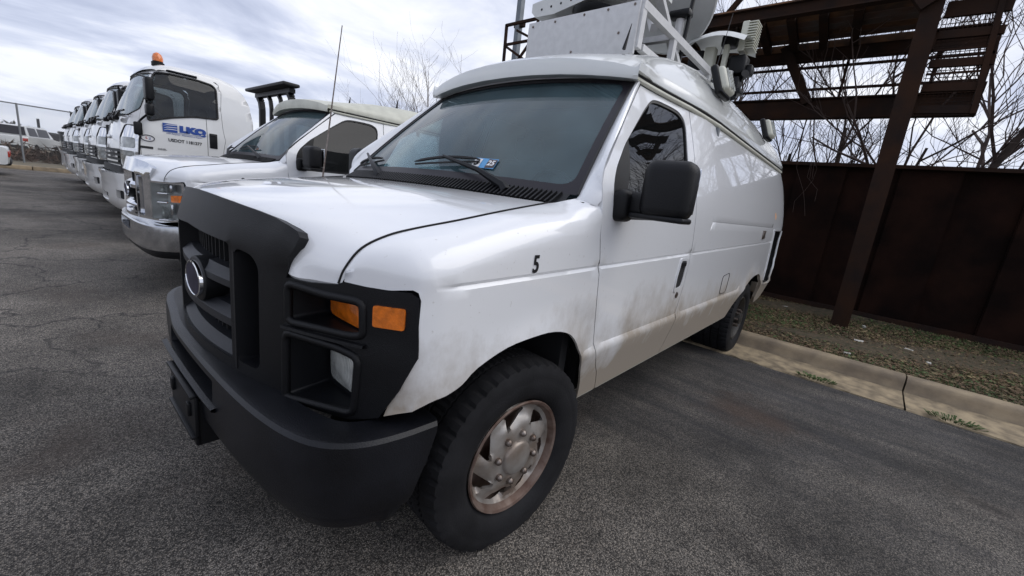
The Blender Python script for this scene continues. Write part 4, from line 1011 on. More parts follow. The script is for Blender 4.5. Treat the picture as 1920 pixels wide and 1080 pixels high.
for i, (lab, x, y, h, r, ln_) in enumerate(TL): tree(x, y, h, r, 20+i, lab, None, ln_)
for i in range(5): tree(-8.8-1.2*(i % 2), 4.6+i*1.5, 6+.5*(i % 3), .045, 60+i, ['bare tree beyond the right end of the walkway, %s along' % w_ for w_ in ('first', 'second', 'third', 'fourth', 'fifth')][i], None, (0, .1))
SH = [('tangle of thin twigs leaning over the fence beside the van', -7.55, .45, 2.9), ('dense bare shrub behind the fence left of the post', -7.7, 1.15, 2.9), ('bare shrub behind the fence right of the post', -7.8, 2.35, 2.8), ('arching bare shrub at far right behind fence', -7.6, 3.1, 3.0)]
for i, (lab, x, y, h) in enumerate(SH):
    t = tree(x, y, h, .018, 90+i, lab, None, (.05 if i == 0 else -.03, 0), .7, 0, 'bare shrubs behind the steel fence', 1, 5); t['category'] = 'shrub'; t.name = 'bare_shrub'
# pale twigs hanging in front of the fence
b = MB(); rn = random.Random(5)
for k in range(5):
    p = Vector((-6.85+rn.uniform(0, .2), .45+rn.uniform(0, .5), 2.45)); pts = [p]
    for i in range(6): p = p+Vector((rn.uniform(0, .06), rn.gauss(.03, .07), -.16-.04*rn.random())); pts.append(p)
    b.tube(pts[:rn.randint(3, 6)], .0022, 3, False)
tag(b.build('hanging_twigs', m_twig, None, 0, False), 'pale thin twigs hanging down the front of the steel fence', 'twigs')
# distant bare tree above the second van
for x, y, h, s_, lab in ((-9.6, -11.4, 5.7, 201, 'pale bare tree above the roof of van 2, right of its roof'), (-8.6, -12.6, 4.3, 202, 'low pale bare tree above the roof of van 2, left one')):
    tree(x, y, h, .06, s_, lab, m_pale, (0, .05), .7, 0, 'pale bare trees behind the vans', 0, 3)

# ------------------------------------------------------------------ far end of the lot
fv = empty('far_kerb', (0, -24, 0)); fv['kind'] = 'structure'
for k in range(12):
    x = -14+k*2.5; b = MB(); b.rbox((x+1.25, .0, .04), (2.48, .16, .24), .03, 2); b.build('kerb_stone', m_conc, fv, 40)
m_verge = mat('dry_verge', (.17, .14, .095), .95, col2=(.10, .09, .06), vscale=2, bump=1, bscale=20)
tag(newmesh('far_verge', [(-40, -24.05, .13), (60, -24.05, .13), (60, -30, .16), (-40, -30, .16)], [(0, 1, 2, 3)], m_verge, None, 0), kind='structure')
tag(newmesh('scrap_yard_ground', [(-80, -30, .158), (90, -30, .158), (90, -120, .16), (-80, -120, .16)], [(0, 1, 2, 3)], m_verge, None, 0), kind='structure')
m_galv = mat('galvanised_wire', (.20, .21, .22), .55, .3)
cf = empty('chain_link_fence', (0, -27, .14), 0, 'tall grey chain link fence across the far end of the lot', 'fence')
H_ = 2.46
for x in (-8.5, -5.2, -1.95, 1.2, 4.4, 7.6):
    b = MB(); b.tube([(x, 0, 0), (x, 0, H_+.03)], .034, 8); b.build('fence_post', m_galv, cf, 60)
b = MB(); b.tube([(-12, 0, H_), (12, 0, H_)], .026, 8); b.build('top_rail', m_galv, cf, 60)
b = MB(); sp_ = .075
for k in range(-170, 171):
    x = k*sp_
    for s_ in (-1, 1):
        a, c = x-s_*H_/2, x+s_*H_/2
        if abs(a) > 12 or abs(c) > 12: continue
        b.bar((a, .01*s_, .02), (c, .01*s_, H_-.01), .0042, .0042, (0, 1, 0))
o = b.build('wire_mesh', m_galv, cf, 0, False); o['kind'] = 'stuff'
# brush heap behind the fence
b = MB(); rn = random.Random(11)
for k in range(2600):
    x = rn.uniform(-6, 4.0); y = rn.uniform(-31.5, -28.2); hh = .80*(1-abs(y+29.8)/2.2)+.1; z = .1+rn.random()*max(.15, hh); d = Vector((rn.gauss(0, 1), rn.gauss(0, 1), rn.gauss(0, .7))).normalized()*rn.uniform(.15, .45)
    p = Vector((x, y, z)); o_ = d.orthogonal().normalized()*rn.uniform(.012, .05); b.add([p-d, p+o_, p+d, p-o_], [(0, 1, 2, 3)])
tag(b.build('brush_heap', mat('brown_brush', (.115, .062, .040), .95, col2=(.048, .038, .026), vscale=.9), None, 0, False), 'long low heap of brown brush behind the chain link fence', 'brush', kind='stuff')
def far_car(name, loc, rz, mt, label, cat, Lc=4.7, hh=1.75, suv=True, group='cars beyond the chain link fence'):
    t = empty(name, loc, rz, label, cat, group); hb = .62*hh; w_ = .90
    body = [(-Lc/2, .35), (-Lc/2, hb), (Lc*.22, hb), (Lc/2-.1, hb-.12), (Lc/2, hb-.3), (Lc/2, .35)]
    b = MB(); pr = rounded(body, .10, 3); n = len(pr); rows = [[(x*f, y, .35+(z-.35)*g) for x, z in pr] for y, f, g in ((-w_, .985, .97), (-w_+.06, 1, 1), (w_-.06, 1, 1), (w_, .985, .97))]; b.grid(rows, True); b.f += [tuple(range(n)), tuple(range(3*n, 4*n))]; b.build('body', mt, t, 40)
    cab = [(-Lc/2+.05, hb), (-Lc/2+.25, hh-.03), (-Lc/2+.5, hh), (Lc*.06, hh), (Lc*.13, hh-.06), (Lc*.27, hb)] if suv else [(-Lc/2+.5, hb), (-Lc*.25, hh-.02), (Lc*.02, hh), (Lc*.08, hh-.03), (Lc*.25, hb)]
    b = MB(); pr = rounded(cab, .10, 3); n = len(pr); rows = [[(x, y*(1-.16*(z-hb)/(hh-hb)), z-.002) for x, z in pr] for y in (-w_+.04, w_-.04)]; b.grid(rows, True); b.f += [tuple(range(n)), tuple(range(n, 2*n))]; b.build('cabin', mt, t, 30)
    cx = sum(p[0] for p in cab)/len(cab); cz = (hb+hh)/2
    x0, x1 = cab[1][0]+.1, cab[-2][0]
    for s_ in (1, -1):
        for a, c in ((x0, x0+(x1-x0)*.42), (x0+(x1-x0)*.46, x1+.12)):
            q = [(a, hb+.04), (c+.05, hb+.04), (c-.08, hh-.12), (a+.04, hh-.12)]; b = MB(); b.prism(q, lambda x, z: (x, s_*(w_-.04)*(1-.16*(z-hb)/(hh-hb))+s_*.006, z), lambda x, z: (x, s_*(w_-.06)*(1-.16*(z-hb)/(hh-hb)), z)); b.build('window', m_frit, t, 0)
        for x in (-Lc*.30, Lc*.30):
            b = MB(); b.lathe([(.12, -.1), (.31, -.1), (.34, -.06), (.34, .06), (.31, .1), (.2, .1), (0, .06)], 20, Matrix.Translation((x, s_*(w_-.08), .335)) @ AXY); b.build('wheel', m_rub, t, 40)
        b = MB(); b.rbox((-Lc/2+.03, s_*.76, hb-.22), (.10, .24, .20), .03); b.build('tail_lamp', m_redl, t, 30)
        b = MB(); b.rbox((Lc/2-.06, s_*.68, hb-.32), (.12, .36, .14), .04); b.build('headlamp', m_lens, t, 30)
    for sgn, (p, q) in ((1, (cab[-2], cab[-1])), (-1, (cab[1], cab[0]))):
        o_ = .012*sgn; b = MB(); y0, y1 = .70, .80
        b.add([(p[0]+(q[0]-p[0])*.1+o_, -y0, p[1]-.06), (p[0]+(q[0]-p[0])*.1+o_, y0, p[1]-.06), (p[0]+(q[0]-p[0])*.92+o_, y1, q[1]+.07), (p[0]+(q[0]-p[0])*.92+o_, -y1, q[1]+.07)], [(0, 1, 2, 3)]); b.build('rear_glass' if sgn < 0 else 'windscreen', m_frit, t, 0)
    b = MB(); b.rbox((0, 0, .42), (Lc+.06, 1.7, .20), .06, 2); b.build('bumper_trim', m_seal, t, 40); return t
m_redl = mat('red_lamp', (.45, .03, .015), .2, coat=1)
m_cw = mat('white_car_paint', (.70, .71, .70), .3, coat=.6, var=.1, vscale=4); m_cd = mat('dark_car_paint', (.02, .022, .026), .25, coat=.6); m_cg = mat('silver_car_paint', (.30, .32, .33), .3, .4, coat=.5)
far_car('parked_car', (3.78, -20.1, 0), pi*.5*0, m_cw, 'white car at the left edge with a red tail lamp showing', 'car', 4.6, 1.45, False, None)
far_car('parked_suv', (.95, -43, .16), radians(250), m_cw, 'white SUV behind the brush heap and chain link fence', 'car', 4.8, 1.78)
far_car('parked_suv', (4.3, -35, .16), radians(178), m_cg, 'greenish grey car in front of the white SUV, left of fence post', 'car', 4.8, 1.4)
far_car('parked_suv', (-.2, -47, .16), radians(185), m_cd, 'dark car right of the white SUV behind the fence', 'car', 4.8, 1.6)
ct = empty('dump_container', (-3.1, -41, .16), 0, 'long black open container behind the fence beside the farthest truck', 'container')
b = MB(); b.box((0, 0, .85), (5.2, 2.2, 1.5)); b.build('container_body', m_cd, ct, 0)
for k in range(9): b = MB(); b.box((-2.4+k*.6, 1.14, .85), (.10, .07, 1.45)); b.build('container_rib', m_cd, ct, 0)
b = MB(); b.box((0, 0, 1.64), (5.3, 2.3, .10)); b.build('container_rim', m_cd, ct, 0)
# far tree line
b = MB(); rn = random.Random(3)
for k in range(5000):
    x = rn.uniform(-120, 60); y = rn.uniform(-150, -135); z = rn.random()**1.5*(2.6+1.2*sin(x*.15)+.8*sin(x*.5)); d = Vector((rn.gauss(0, .5), rn.gauss(0, .5), 1)).normalized()*rn.uniform(.5, 1.1); p = Vector((x, y, z)); o_ = Vector((.25, 0, 0)); b.add([p-d, p+o_, p+d, p-o_], [(0, 1, 2, 3)])
tag(b.build('tree_line', mat('far_trees', (.06, .06, .055), .95), None, 0, False), 'low dark line of trees on the far left horizon', 'tree line', kind='stuff')
pw = empty('chimney_pipe', (-.2, -75, 0), 0, 'small dark pipe standing on the far horizon left of the trucks', 'pipe'); b = MB(); b.tube([(0, 0, 0), (0, 0, 3.4)], .13, 10); b.build('pipe_shaft', m_cd, pw, 60)
# ------------------------------------------------------------------ the two vans
van1 = empty('news_van', (0, 0, 0), 0, 'nearest white van, number 5, with black grille and dish on its roof', 'van', 'white vans parked nose out')
build_van(van1, 'plain')
roof_cap(van1, True, m_cap)
def side_text(name, s, size, mt, parent, x, z, y=None, sx=1):
    return text(name, s, size, mt, parent, (x, (sideY(x, z) if y is None else y)+.002, z), (-1, 0, 0), (0, 0, 1), .0006, sx=sx, bold=.002)
side_text('unit_number', '5', .082, m_txt, van1, .062, 1.110, sx=.85)
# inspection sticker inside the lower windshield
P0 = ws(.390, .135); axs = (ws(.43, .135)-ws(.35, .135)).normalized(); ays = (ws(.39, .17)-ws(.39, .10)).normalized(); nrm_ = axs.cross(ays).normalized()
def on(a, b, l=.006): return P0+axs*a+ays*b+nrm_*l
b = MB(); b.add([on(-.072, -.032), on(.072, -.032), on(.072, .032), on(-.072, .032)], [(0, 1, 2, 3)]); st = b.build('inspection_sticker', m_stick, van1, 0)
for a, w_, mt_ in ((-.046, .024, m_white), (.043, .027, mat('sticker_brown', (.07, .05, .05), .5))):
    b = MB(); b.add([on(a-w_, -.030, .0075), on(a+w_, -.026, .0075), on(a+w_, .025, .0075), on(a-w_, .029, .0075)], [(0, 1, 2, 3)]); b.build('sticker_field', mt_, st, 0)
text('sticker_month', '3', .058, m_txt, st, on(-.046, .0, .009), axs, ays, .0004, bold=.0018)
text('sticker_year', '25', .044, m_white, st, on(.043, .0, .009), axs, ays, .0004, bold=.0012)
b = MB(); 
for a, d in ((.62, .86), (.70, .86)):
    pass
def rod(name, a, bb, r, mt, parent, n=6):
    return MB().tube([a, bb], r, n).build(name, mt, parent, 60)
an = rod('whip_antenna', (-.085, -.885, 1.26), (-.20, -.90, 2.20), [.0055, .0028], m_lug, van1)
b = MB(); b.lathe([(.022, 0), (.014, .03), (.006, .045)], 12, Matrix.Translation((-.085, -.885, 1.25))); b.build('antenna_base', m_blk2, an, 50)
# fine crease on the bonnet
rod('roof_spike', (-1.33, .40, 2.27), (-1.36, .41, 2.42), [.012, .002], m_blk2, van1)

# roof equipment of the news van
eq = empty('equipment_rack'); eq.parent = van1; eq.location = (0, 0, 0)
b = MB(); b.rbox((-1.42, -.02, 2.42), (.025, .88, .30), .004); fp = b.build('front_panel', m_boxp, eq, 30)
b = MB()
for y, z in [(-.42, 2.54), (-.22, 2.545), (.02, 2.55), (.2, 2.55), (.385, 2.55), (.30, 2.40), (-.05, 2.33)]:
    b.lathe([(.008, 0), (.008, .004), (.004, .008), (0, .008)], 8, Matrix.Translation((-1.4075, y, z)) @ RY)
b.build('panel_bolt', m_lug, fp, 30)
b = MB()
for y in (.42, -.46):
    b.box((-2.15, y, 2.555), (1.44, .04, .05)); b.box((-2.2, y, 2.33), (1.4, .04, .04))
    for x in (-1.452, -1.98, -2.82): b.box((x, y, 2.43), (.055, .035, .24))
for x in (-2.0, -2.84): b.box((x, -.02, 2.558), (.05, .84, .04))
b.build('rack_frame', m_boxp, eq, 0)
b = MB(); b.box((-2.1, -.30, 2.44), (1.2, .02, .2)); b.box((-1.75, 0, 2.40), (.4, .5, .1)); b.box((-2.1, 0, 2.372), (1.3, .8, .02)); b.build('rack_floor', m_dark, eq, 0)
b = MB(); b.bar((-1.50, .30, 3.02), (-2.20, .38, 2.44), .055, .03); b.bar((-1.50, .12, 3.02), (-2.2, .0, 2.5), .055, .03); b.bar((-1.56, .30, 2.97), (-1.56, .12, 2.97), .05, .03)
b.build('dish_brace', m_boxp, eq, 0)
# big dish, seen from behind
ax = Vector((-.74, .20, .62)).normalized(); dc = Vector((-2.60, -.07, 3.16))
q = Vector((0, 0, 1)).rotation_difference(ax).to_matrix().to_4x4(); MD = Matrix.Translation(dc) @ q @ Matrix.Scale(.90, 4)
b = MB(); b.lathe([(.0, -.13), (.15, -.12), (.30, -.08), (.44, -.02), (.55, .045), (.565, .05), (.568, .065), (.555, .07), (.54, .055), (.43, -.005), (.30, -.06), (0, -.11)], 64, MD); ds = b.build('satellite_dish', m_dish, eq, 50)
b = MB(); b.lathe([(.565, .046), (.574, .056), (.572, .070), (.555, .073)], 64, MD); b.build('dish_rim', m_whitep, ds, 60)
b = MB(); b.bar(MD @ Vector((0, -.5, .05)), MD @ Vector((0, 0, .45)), .03, .03); b.bar(MD @ Vector((-.12, .0, -.13)), MD @ Vector((-.12, .25, -.42)), .06, .06); b.box(MD @ Vector((0, 0, -.17)), (.25, .3, .14)); b.build('dish_mount', m_boxp, ds, 0)
b = MB(); b.tube([(-2.22, .335, 2.42), (-2.24, .33, 2.77)], .032, 14); b.build('lift_cylinder', m_boxp, eq, 50)
b = MB(); b.tube([(-2.22, .385, 2.40), (-2.26, .40, 3.10)], .016, 8); b.rbox((-2.23, .33, 2.80), (.10, .16, .05), .015); b.build('lift_rod', m_blk2, eq, 40)
rod('whip_aerial', (-2.75, .48, 2.40), (-2.78, .53, 2.98), [.004, .002], m_txt, eq)
# tray antenna on its pedestal over the left of the box
b = MB(); b.lathe([(.05, 0), (.05, .2)], 20, Matrix.Translation((-1.78, -.10, 2.55))); ta = b.build('tray_pedestal', m_whitep, eq, 50)
b = MB(); b.prism([(-.62, 2.74), (-.58, 2.70), (-.40, 2.695), (.10, 2.78), (.30, 2.83), (.30, 2.90), (-.62, 2.80)], lambda y, z: (-1.60, y, z), lambda y, z: (-2.1, y, z)); tr = b.build('antenna_tray', m_whitep, eq, 0)
for k in range(4): MB().lathe([(.009, 0), (0, .002)], 8, Matrix.Translation((-1.598, -.52+k*.09, 2.745+k*.006)) @ RY).build('tray_hole', m_dark, tr, 0)
b = MB(); b.rbox((-1.85, -.35, 2.92), (.45, .38, .18), .03, 3); b.build('tray_housing', m_whitep, tr, 50)
b = MB(); b.lathe([(.10, .0), (.16, .05), (.17, .11), (.13, .13)], 24, Matrix.Translation((-1.74, -.12, 2.60))); b.build('turntable', m_blk2, ta, 50)
# microwave head behind the dish
b = MB(); rows = []
for i in range(9):
    t = i/8; yy = .20+.46*t; zz = 2.815+.055*sin(t*pi)-.02*t
    rows.append([(-3.0+.22*c, yy, zz+.05*(1-c*c)-(.03 if abs(c) == 1 else 0)) for c in [k/4-1 for k in range(9)]])
b.grid(rows); mw = b.build('microwave_hood', m_whitep, eq, 60)
b = MB(); b.rbox((-3.0, .34, 2.68), (.10, .09, .26), .012); b.rbox((-3.0, .47, 2.62), (.06, .04, .4), .008); b.build('hood_bracket', m_cream, mw, 40)
b = MB(); b.rbox((-3.05, .22, 2.70), (.16, .14, .2), .02); b.build('feed_box', m_blk2, mw, 40); b = MB(); b.rbox((-3.08, .57, 2.66), (.16, .15, .16), .03, 3); b.rbox((-3.05, .47, 2.86), (.12, .12, .10), .02); b.tube([(-3.1, .48, 2.58), (-3.1, .60, 2.55), (-3.02, .66, 2.58)], .035, 10)
b.rbox((-3.06, .56, 2.50), (.15, .13, .12), .02, 3); b.tube([(-3.05, .60, 2.44), (-2.95, .63, 2.37), (-2.98, .50, 2.34)], .022, 8); b.rbox((-3.1, .66, 2.62), (.1, .07, .09), .02); b.rbox((-2.98, .64, 2.42), (.12, .07, .05), .015)
b.build('camera_head', m_blk2, mw, 40)
b = MB(); b.lathe([(.045, 0), (.045, .24), (.0, .25)], 18, Matrix.Translation((-3.0, .52, 2.36))); b.build('mast_stub', m_whitep, eq, 50)
b = MB(); b.rbox((-3.1, .575, 2.89), (.15, .055, .24), .01)
for k in range(11): b.box((-3.1, .635, 2.79+k*.0205), (.15, .07, .008))
b.build('heat_sink', m_cream, mw, 0)
for k in range(2):
    b = MB(); b.tube([(-2.9, .46+.02*k, 2.50), (-2.85, .40, 2.47+.03*k), (-2.8, .30, 2.48), (-2.7, .2, 2.42)], .009, 6); b.build('cable', m_txt, mw, 60)
# scene lamps on the cap
for x in (-2.05, -3.70):
    Mq = Matrix.Rotation(radians(22), 4, 'X')
    b = MB(); b.rbox((x, .782, 2.235), (.235, .05, .20), .02, 3, Mq); fl = b.build('scene_lamp', m_blk2, van1, 40)
    b = MB(); b.rbox((x, .808, 2.243), (.205, .065, .165), .025, 3, Mq); b.build('lamp_lens', m_cream, fl, 50)
    b = MB()
    for k in range(3): b.box((x-.05+.05*k, .845, 2.255), (.012, .01, .13), Mq)
    b.build('lens_bar', m_lens, fl, 0)

van2 = empty('service_van', (-.262, -3.765, .035), 0, 'white van number 2 with chrome grille, parked between van 5 and the trucks', 'van', 'white vans parked nose out')
build_van(van2, 'chrome')
for ch in van2.children:
    if ch.name.startswith('wheel') and ch.type == 'EMPTY': ch.location.z -= .035
roof_cap(van2, False, m_cream)
side_text('unit_number', '2', .082, m_txt, van2, .062, 1.110, sx=.85)
for x, y in ((-1.6, -.25), (-1.9, .45)):
    rod('roof_aerial', (x, y, 2.19), (x-.02, y, 2.33), [.018, .004], m_blk2, van2)
rod('whip_antenna', (-2.4, .60, 2.18), (-2.45, .62, 2.62), [.004, .002], m_txt, van2)

# ------------------------------------------------------------------ flatbed tow trucks
m_tp = paint('truck_white_paint', (.72, .725, .72), .45, .8)
TZ = [.45, .95, 1.30, 1.45, 1.75, 2.05, 2.35, 2.45, 2.55]
TXF = [.26, .30, .30, .285, .215, .11, -.02, -.09, -.25]
def txf(z): return interp(z, TZ, TXF)
def thw(z): return interp(z, [.45, .95, 1.6, 2.0, 2.35, 2.5], [1.03, 1.05, 1.05, 1.01, .955, .90])
TR = .20
def F_cab(u, z):
    s = -1 if u < 0 else 1; u = abs(u); h = thw(z); a = h-TR; X = txf(z)
    if u < a: return (X-.06*(u/a)**2, s*u, z)
    t = (u-a)/TR
    if t < pi/2: return (X-.06-TR+TR*cos(t), s*(a+TR*sin(t)), z)
    return (X-.06-TR-(u-a-TR*pi/2), s*h, z)
def Uc(x, z):
    h = thw(z); a = h-TR; return a+TR*pi/2+(txf(z)-.06-TR-x)
def build_truck(t):
    wsh = [(-.93, 1.86), (-.80, 1.78), (-.4, 1.765), (0, 1.76), (.4, 1.765), (.80, 1.78), (.93, 1.86), (.90, 2.10), (.86, 2.33), (.80, 2.37), (.4, 2.39), (0, 2.395), (-.4, 2.39), (-.80, 2.37), (-.86, 2.33), (-.90, 2.10)]
    wsh = [(u*1.02+(.05 if u > .7 else -.05 if u < -.7 else 0), z) for u, z in wsh]
    dl = [(.075, .80), (.075, 1.3), (.07, 1.75), (-.01, 2.10), (-.085, 2.40), (-.12, 2.43), (-.80, 2.445), (-.88, 2.40), (-.905, 2.30), (-.92, 1.6), (-.92, .80)]
    wl = [(-.015, 1.72), (-.03, 1.95), (-.09, 2.30), (-.12, 2.385), (-.30, 2.41), (-.62, 2.41), (-.80, 2.385), (-.845, 2.33), (-.84, 1.92), (-.82, 1.90), (-.55, 1.88), (-.30, 1.82)]
    wl = rounded(wl, .05, 3); wsh = rounded(wsh, .05, 2)
    dU = [(Uc(x, z), z) for x, z in dl]; wU = [(Uc(x, z), z) for x, z in wl]
    dLoop = dU; front = [(-u, z) for u, z in dU[:6]][::-1]
    # front shell between the doors
    shell = [(u-.004, z) for u, z in dU[:6]]+[(1.05, 2.47), (.6, 2.485), (0, 2.49), (-.6, 2.485), (-1.05, 2.47)]+[(-(u-.004), z) for u, z in dU[:6]][::-1]
    shell = [(u, z) for u, z in shell if True]
    rad = lambda p: (p.x+1.2, p.y*1.3, .2)
    fr = panel('cab_front', F_cab, shell, m_tp, t, rad, [wsh], .06, .03, hole_depth=.02)
    MBw = panel('windshield', lambda u, z: tuple(Vector(F_cab(u, z))+Vector((-.012, 0, 0))), wsh, m_truckglass, t, rad, (), .08, 0)
    pts = [Vector(F_cab(*p))+Vector((.004, 0, 0)) for p in wsh]; MB().tube(pts+pts[:1], .007, 5, False).build('windshield_seal', m_seal, t, 60)
    for s in (1, -1):
        mir = s < 0
        dr = panel('door', F_cab, dU, m_tp, t, rad, [wU], .06, .03, mirror=mir, hole_depth=.02)
        panel('door_window', lambda u, z: tuple(Vector(F_cab(u, z))+Vector((0, -.008, 0))), wU, m_tint2, dr, rad, (), .1, 0, mirror=mir)
        pts = [Vector(F_cab(*p))+Vector((0, .003, 0)) for p in wU]; pts = [Vector((p.x, p.y*s, p.z)) for p in pts]; MB().tube(pts+pts[:1], .014, 5, False).build('window_seal', m_seal, dr, 60)
        top = [F_cab(Uc(x, z), z) for x, z in ((-.10, 2.435), (-.30, 2.445), (-.62, 2.445))]; MB().tube([(a, (c+.012)*s, d) for a, c, d in top], .016, 5).build('rain_guard', m_blk2, dr, 60)
        vx = (Uc(-.69, 1.3), 1.3)
        b = MB(); pl = [F_cab(Uc(-.69, z), z) for z in (.85, 1.3, 1.6, 1.88)]; b.tube([(a, (c-.001)*s, d) for a, c, d in pl], .004, 4); b.build('door_seam', m_seal, dr)
        b = MB(); b.rbox((-.765, s*(thw(1.57)+.002), 1.575), (.10, .02, .215), .02, 3); hd = b.build('door_handle', m_blk2, dr, 40)
        b = MB(); b.rbox((-.765, s*(thw(1.57)+.014), 1.66), (.07, .012, .03), .005); b.build('handle_paddle', m_seal, hd, 30)
        rear = [(-.926, .80), (-.926, 1.6), (-.911, 2.30), (-.886, 2.405), (-.85, 2.44), (-1.0, 2.435), (-1.12, 2.40), (-1.22, 2.31), (-1.28, 2.18), (-1.315, 1.95), (-1.33, 1.6), (-1.33, .80)]
        panel('cab_rear_side', F_cab, [(Uc(x, z), z) for x, z in rear], m_tp, t, rad, (), .06, .03, mirror=mir)
        # lamps
        def Fl(u, z): return tuple(Vector(F_cab(u, z))+Vector((.012, .006, 0)))
        hz_ = rounded([(.76, 1.06), (1.10, 1.06), (1.10, 1.60), (1.03, 1.635), (.84, 1.63), (.76, 1.50)], .04, 3)
        hl = panel('headlight', Fl, hz_, m_chrome, t, rad, (), .06, .02, mirror=mir)
        pts = [Vector(Fl(*p)) for p in hz_]; pts = [Vector((p.x, p.y*s, p.z)) for p in pts]; MB().tube(pts+pts[:1], .010, 5, False).build('lamp_gasket', m_seal, hl, 60)
        for z0, z1, mt in ((1.33, 1.47, m_hl), (1.09, 1.29, m_hl)):
            panel('lamp_lens', lambda u, z: tuple(Vector(Fl(u, z))+Vector((.008, .004, 0))), rounded([(.80, z0), (1.07, z0), (1.07, z1), (.80, z1)], .03, 3), mt, hl, rad, (), .06, .012, mirror=mir)
        # wheels
        b = MB(); b.lathe([(.22, -.13), (.38, -.14), (.43, -.11), (.445, -.06), (.445, .06), (.43, .11), (.38, .14), (.24, .13), (.22, .06), (0, .05)], 36, Matrix.Translation((-.30, s*.90, .442)) @ AXY); b.build('wheel', m_rub, t, 40)
        for yy in (.88,): 
            b = MB(); b.lathe([(.22, -.13), (.38, -.14), (.43, -.11), (.445, -.06), (.445, .06), (.43, .11), (.38, .14), (.24, .13), (.22, .06), (0, .05)], 36, Matrix.Translation((-4.6, s*yy, .442)) @ AXY); b.build('wheel', m_rub, t, 40)
        # mirrors
        b = MB(); b.rbox((-.02, s*1.22, 2.12), (.09, .20, .29), .03, 3); mr = b.build('mirror', m_blk2, t, 50)
        b = MB(); b.rbox((-.02, s*1.20, 1.86), (.09, .17, .17), .04, 3); b.build('lower_mirror', m_blk2, mr, 50)
        b = MB(); b.tube([(.03, s*1.0, 2.30), (-.0, s*1.16, 2.27), (.0, s*1.15, 1.80), (.06, s*1.06, 1.72)], .014, 6); b.build('mirror_arm', m_blk2, mr, 60)
        b = MB(); b.rbox((.10, s*1.10, 1.60), (.09, .06, .17), .02, 3); b.bar((.06, s*1.06, 1.72), (.10, s*1.08, 1.66), .02, .02); b.build('kerb_mirror', m_blk2, mr, 50)
    # roof
    prof = [(-.060, 2.432), (-.085, 2.475), (-.17, 2.520), (-.34, 2.545), (-.60, 2.55), (-.90, 2.535), (-1.08, 2.48), (-1.20, 2.37), (-1.27, 2.2), (-1.31, 1.95), (-1.325, 1.6), (-1.325, .8)]
    sidez = [2.41, 2.428, 2.44, 2.442, 2.44, 2.435, 2.41, 2.32, 2.18, 1.95, 1.6, .8]
    rows = []
    for (x, z), sz in zip(prof, sidez):
        h = thw(min(z, 2.45))-.004; hs = thw(sz)-.002; r_ = []
        for y_, f in ((1, 0), (.985, .5), (.94, .82), (.86, .94), (.6, .985), (.3, .995), (0, 1)):
            r_.append((x-.10*(y_**4)*sstep(-.5, -.03, x), hs*y_, sz+(z-sz)*f))
        rows.append(r_+[(a, -c, d) for a, c, d in r_[-2::-1]])
    MB().grid(rows).build('cab_roof', m_tp, t, 50)
    # grille strip and bumper
    gz = rounded([(-.75, 1.08), (.75, 1.08), (.75, 1.30), (-.75, 1.30)], .02, 2)
    gr = panel('grille', lambda u, z: tuple(Vector(F_cab(u, z))+Vector((.008, 0, 0))), gz, m_seal, t, rad, (), .08, .01)
    for z in (1.13, 1.19, 1.25):
        b = MB(); b.grid([[tuple(Vector(F_cab(u, z+d))+Vector((o, 0, 0))) for u in [k*.1-.7 for k in range(15)]] for d, o in ((-.014, .012), (-.012, .03), (.012, .03), (.014, .012))]); b.build('grille_bar', m_chrome, gr, 30)
    b = MB(); b.rbox((txf(1.45)+.01, 0, 1.46), (.012, .30, .05), .004); b.build('front_badge', m_chrome, t, 40)
    def Fb(u, z): return tuple(Vector(F_cab(u, .95))+Vector((.10*sstep(.40, .55, z)*1+.02*sstep(.85, .95, z), .0, z-.95)))
    fg = rounded([(.80, .62), (1.0, .62), (1.0, .74), (.80, .74)], .02, 2); fg2 = [(-u, z) for u, z in fg][::-1]; pl_ = rounded([(-.35, .55), (.35, .55), (.35, .66), (-.35, .66)], .02, 2)
    bm_ = panel('front_bumper', Fb, rounded([(-1.22, .44), (1.22, .44), (1.27, .97), (-1.27, .97)], .06, 3), m_tp, t, rad, [fg, fg2, pl_], .07, .05)
    panel('fog_lamp_recess', lambda u, z: tuple(Vector(Fb(u, z))-Vector((.045, 0, 0))), [(-1.1, .50), (1.1, .50), (1.1, .78), (-1.1, .78)], m_dark, bm_, rad, (), .1, 0)
    b = MB(); b.grid([[tuple(Vector(F_cab(u, 1.03))+Vector((o, 0, d))) for u in [k*.1-1.1 for k in range(23)]] for o, d in ((.0, -.05), (.05, -.045), (.05, .03), (.0, .035))]); b.build('bumper_gap', m_seal, t, 30)
    # wipers
    for y0 in (-.55, .05, .5):
        b = MB(); p0 = Vector((txf(1.72)+.03, y0, 1.72)); b.tube([p0, p0+Vector((-.02, .18, .07)), p0+Vector((.0, .42, .075))], [.025, .016, .012], 6); b.tube([p0+Vector((-.04, .05, .10)), p0+Vector((-.03, .55, .09))], .014, 5); b.rbox(p0, (.07, .12, .06), .02); b.build('wiper', m_blk2, t, 50)
    # interior
    b = MB(); b.box((-.5, 0, .85), (1.5, 1.9, .06)); b.box((.02, 0, 1.45), (.22, 1.85, .45)); b.box((-1.29, 0, 1.15), (.02, 1.9, .7)); b.rbox((-.95, .5, 1.75), (.14, .5, .75), .06, 2); b.rbox((-.95, .5, 2.14), (.10, .28, .16), .04, 2); b.rbox((-.95, -.5, 1.75), (.14, .5, .75), .06, 2); b.rbox((-.75, .5, 1.35), (.5, .5, .18), .05); b.rbox((-.75, -.5, 1.35), (.5, .5, .18), .05)
    MT = Matrix.Translation((-.28, .48, 1.78)) @ Matrix.Rotation(radians(-50), 4, 'Y'); b.lathe([(.21+.014*cos(a), .014*sin(a)) for a in [k*pi/3 for k in range(7)]], 24, MT)
    b.build('cab_interior', m_grey, t, 40)
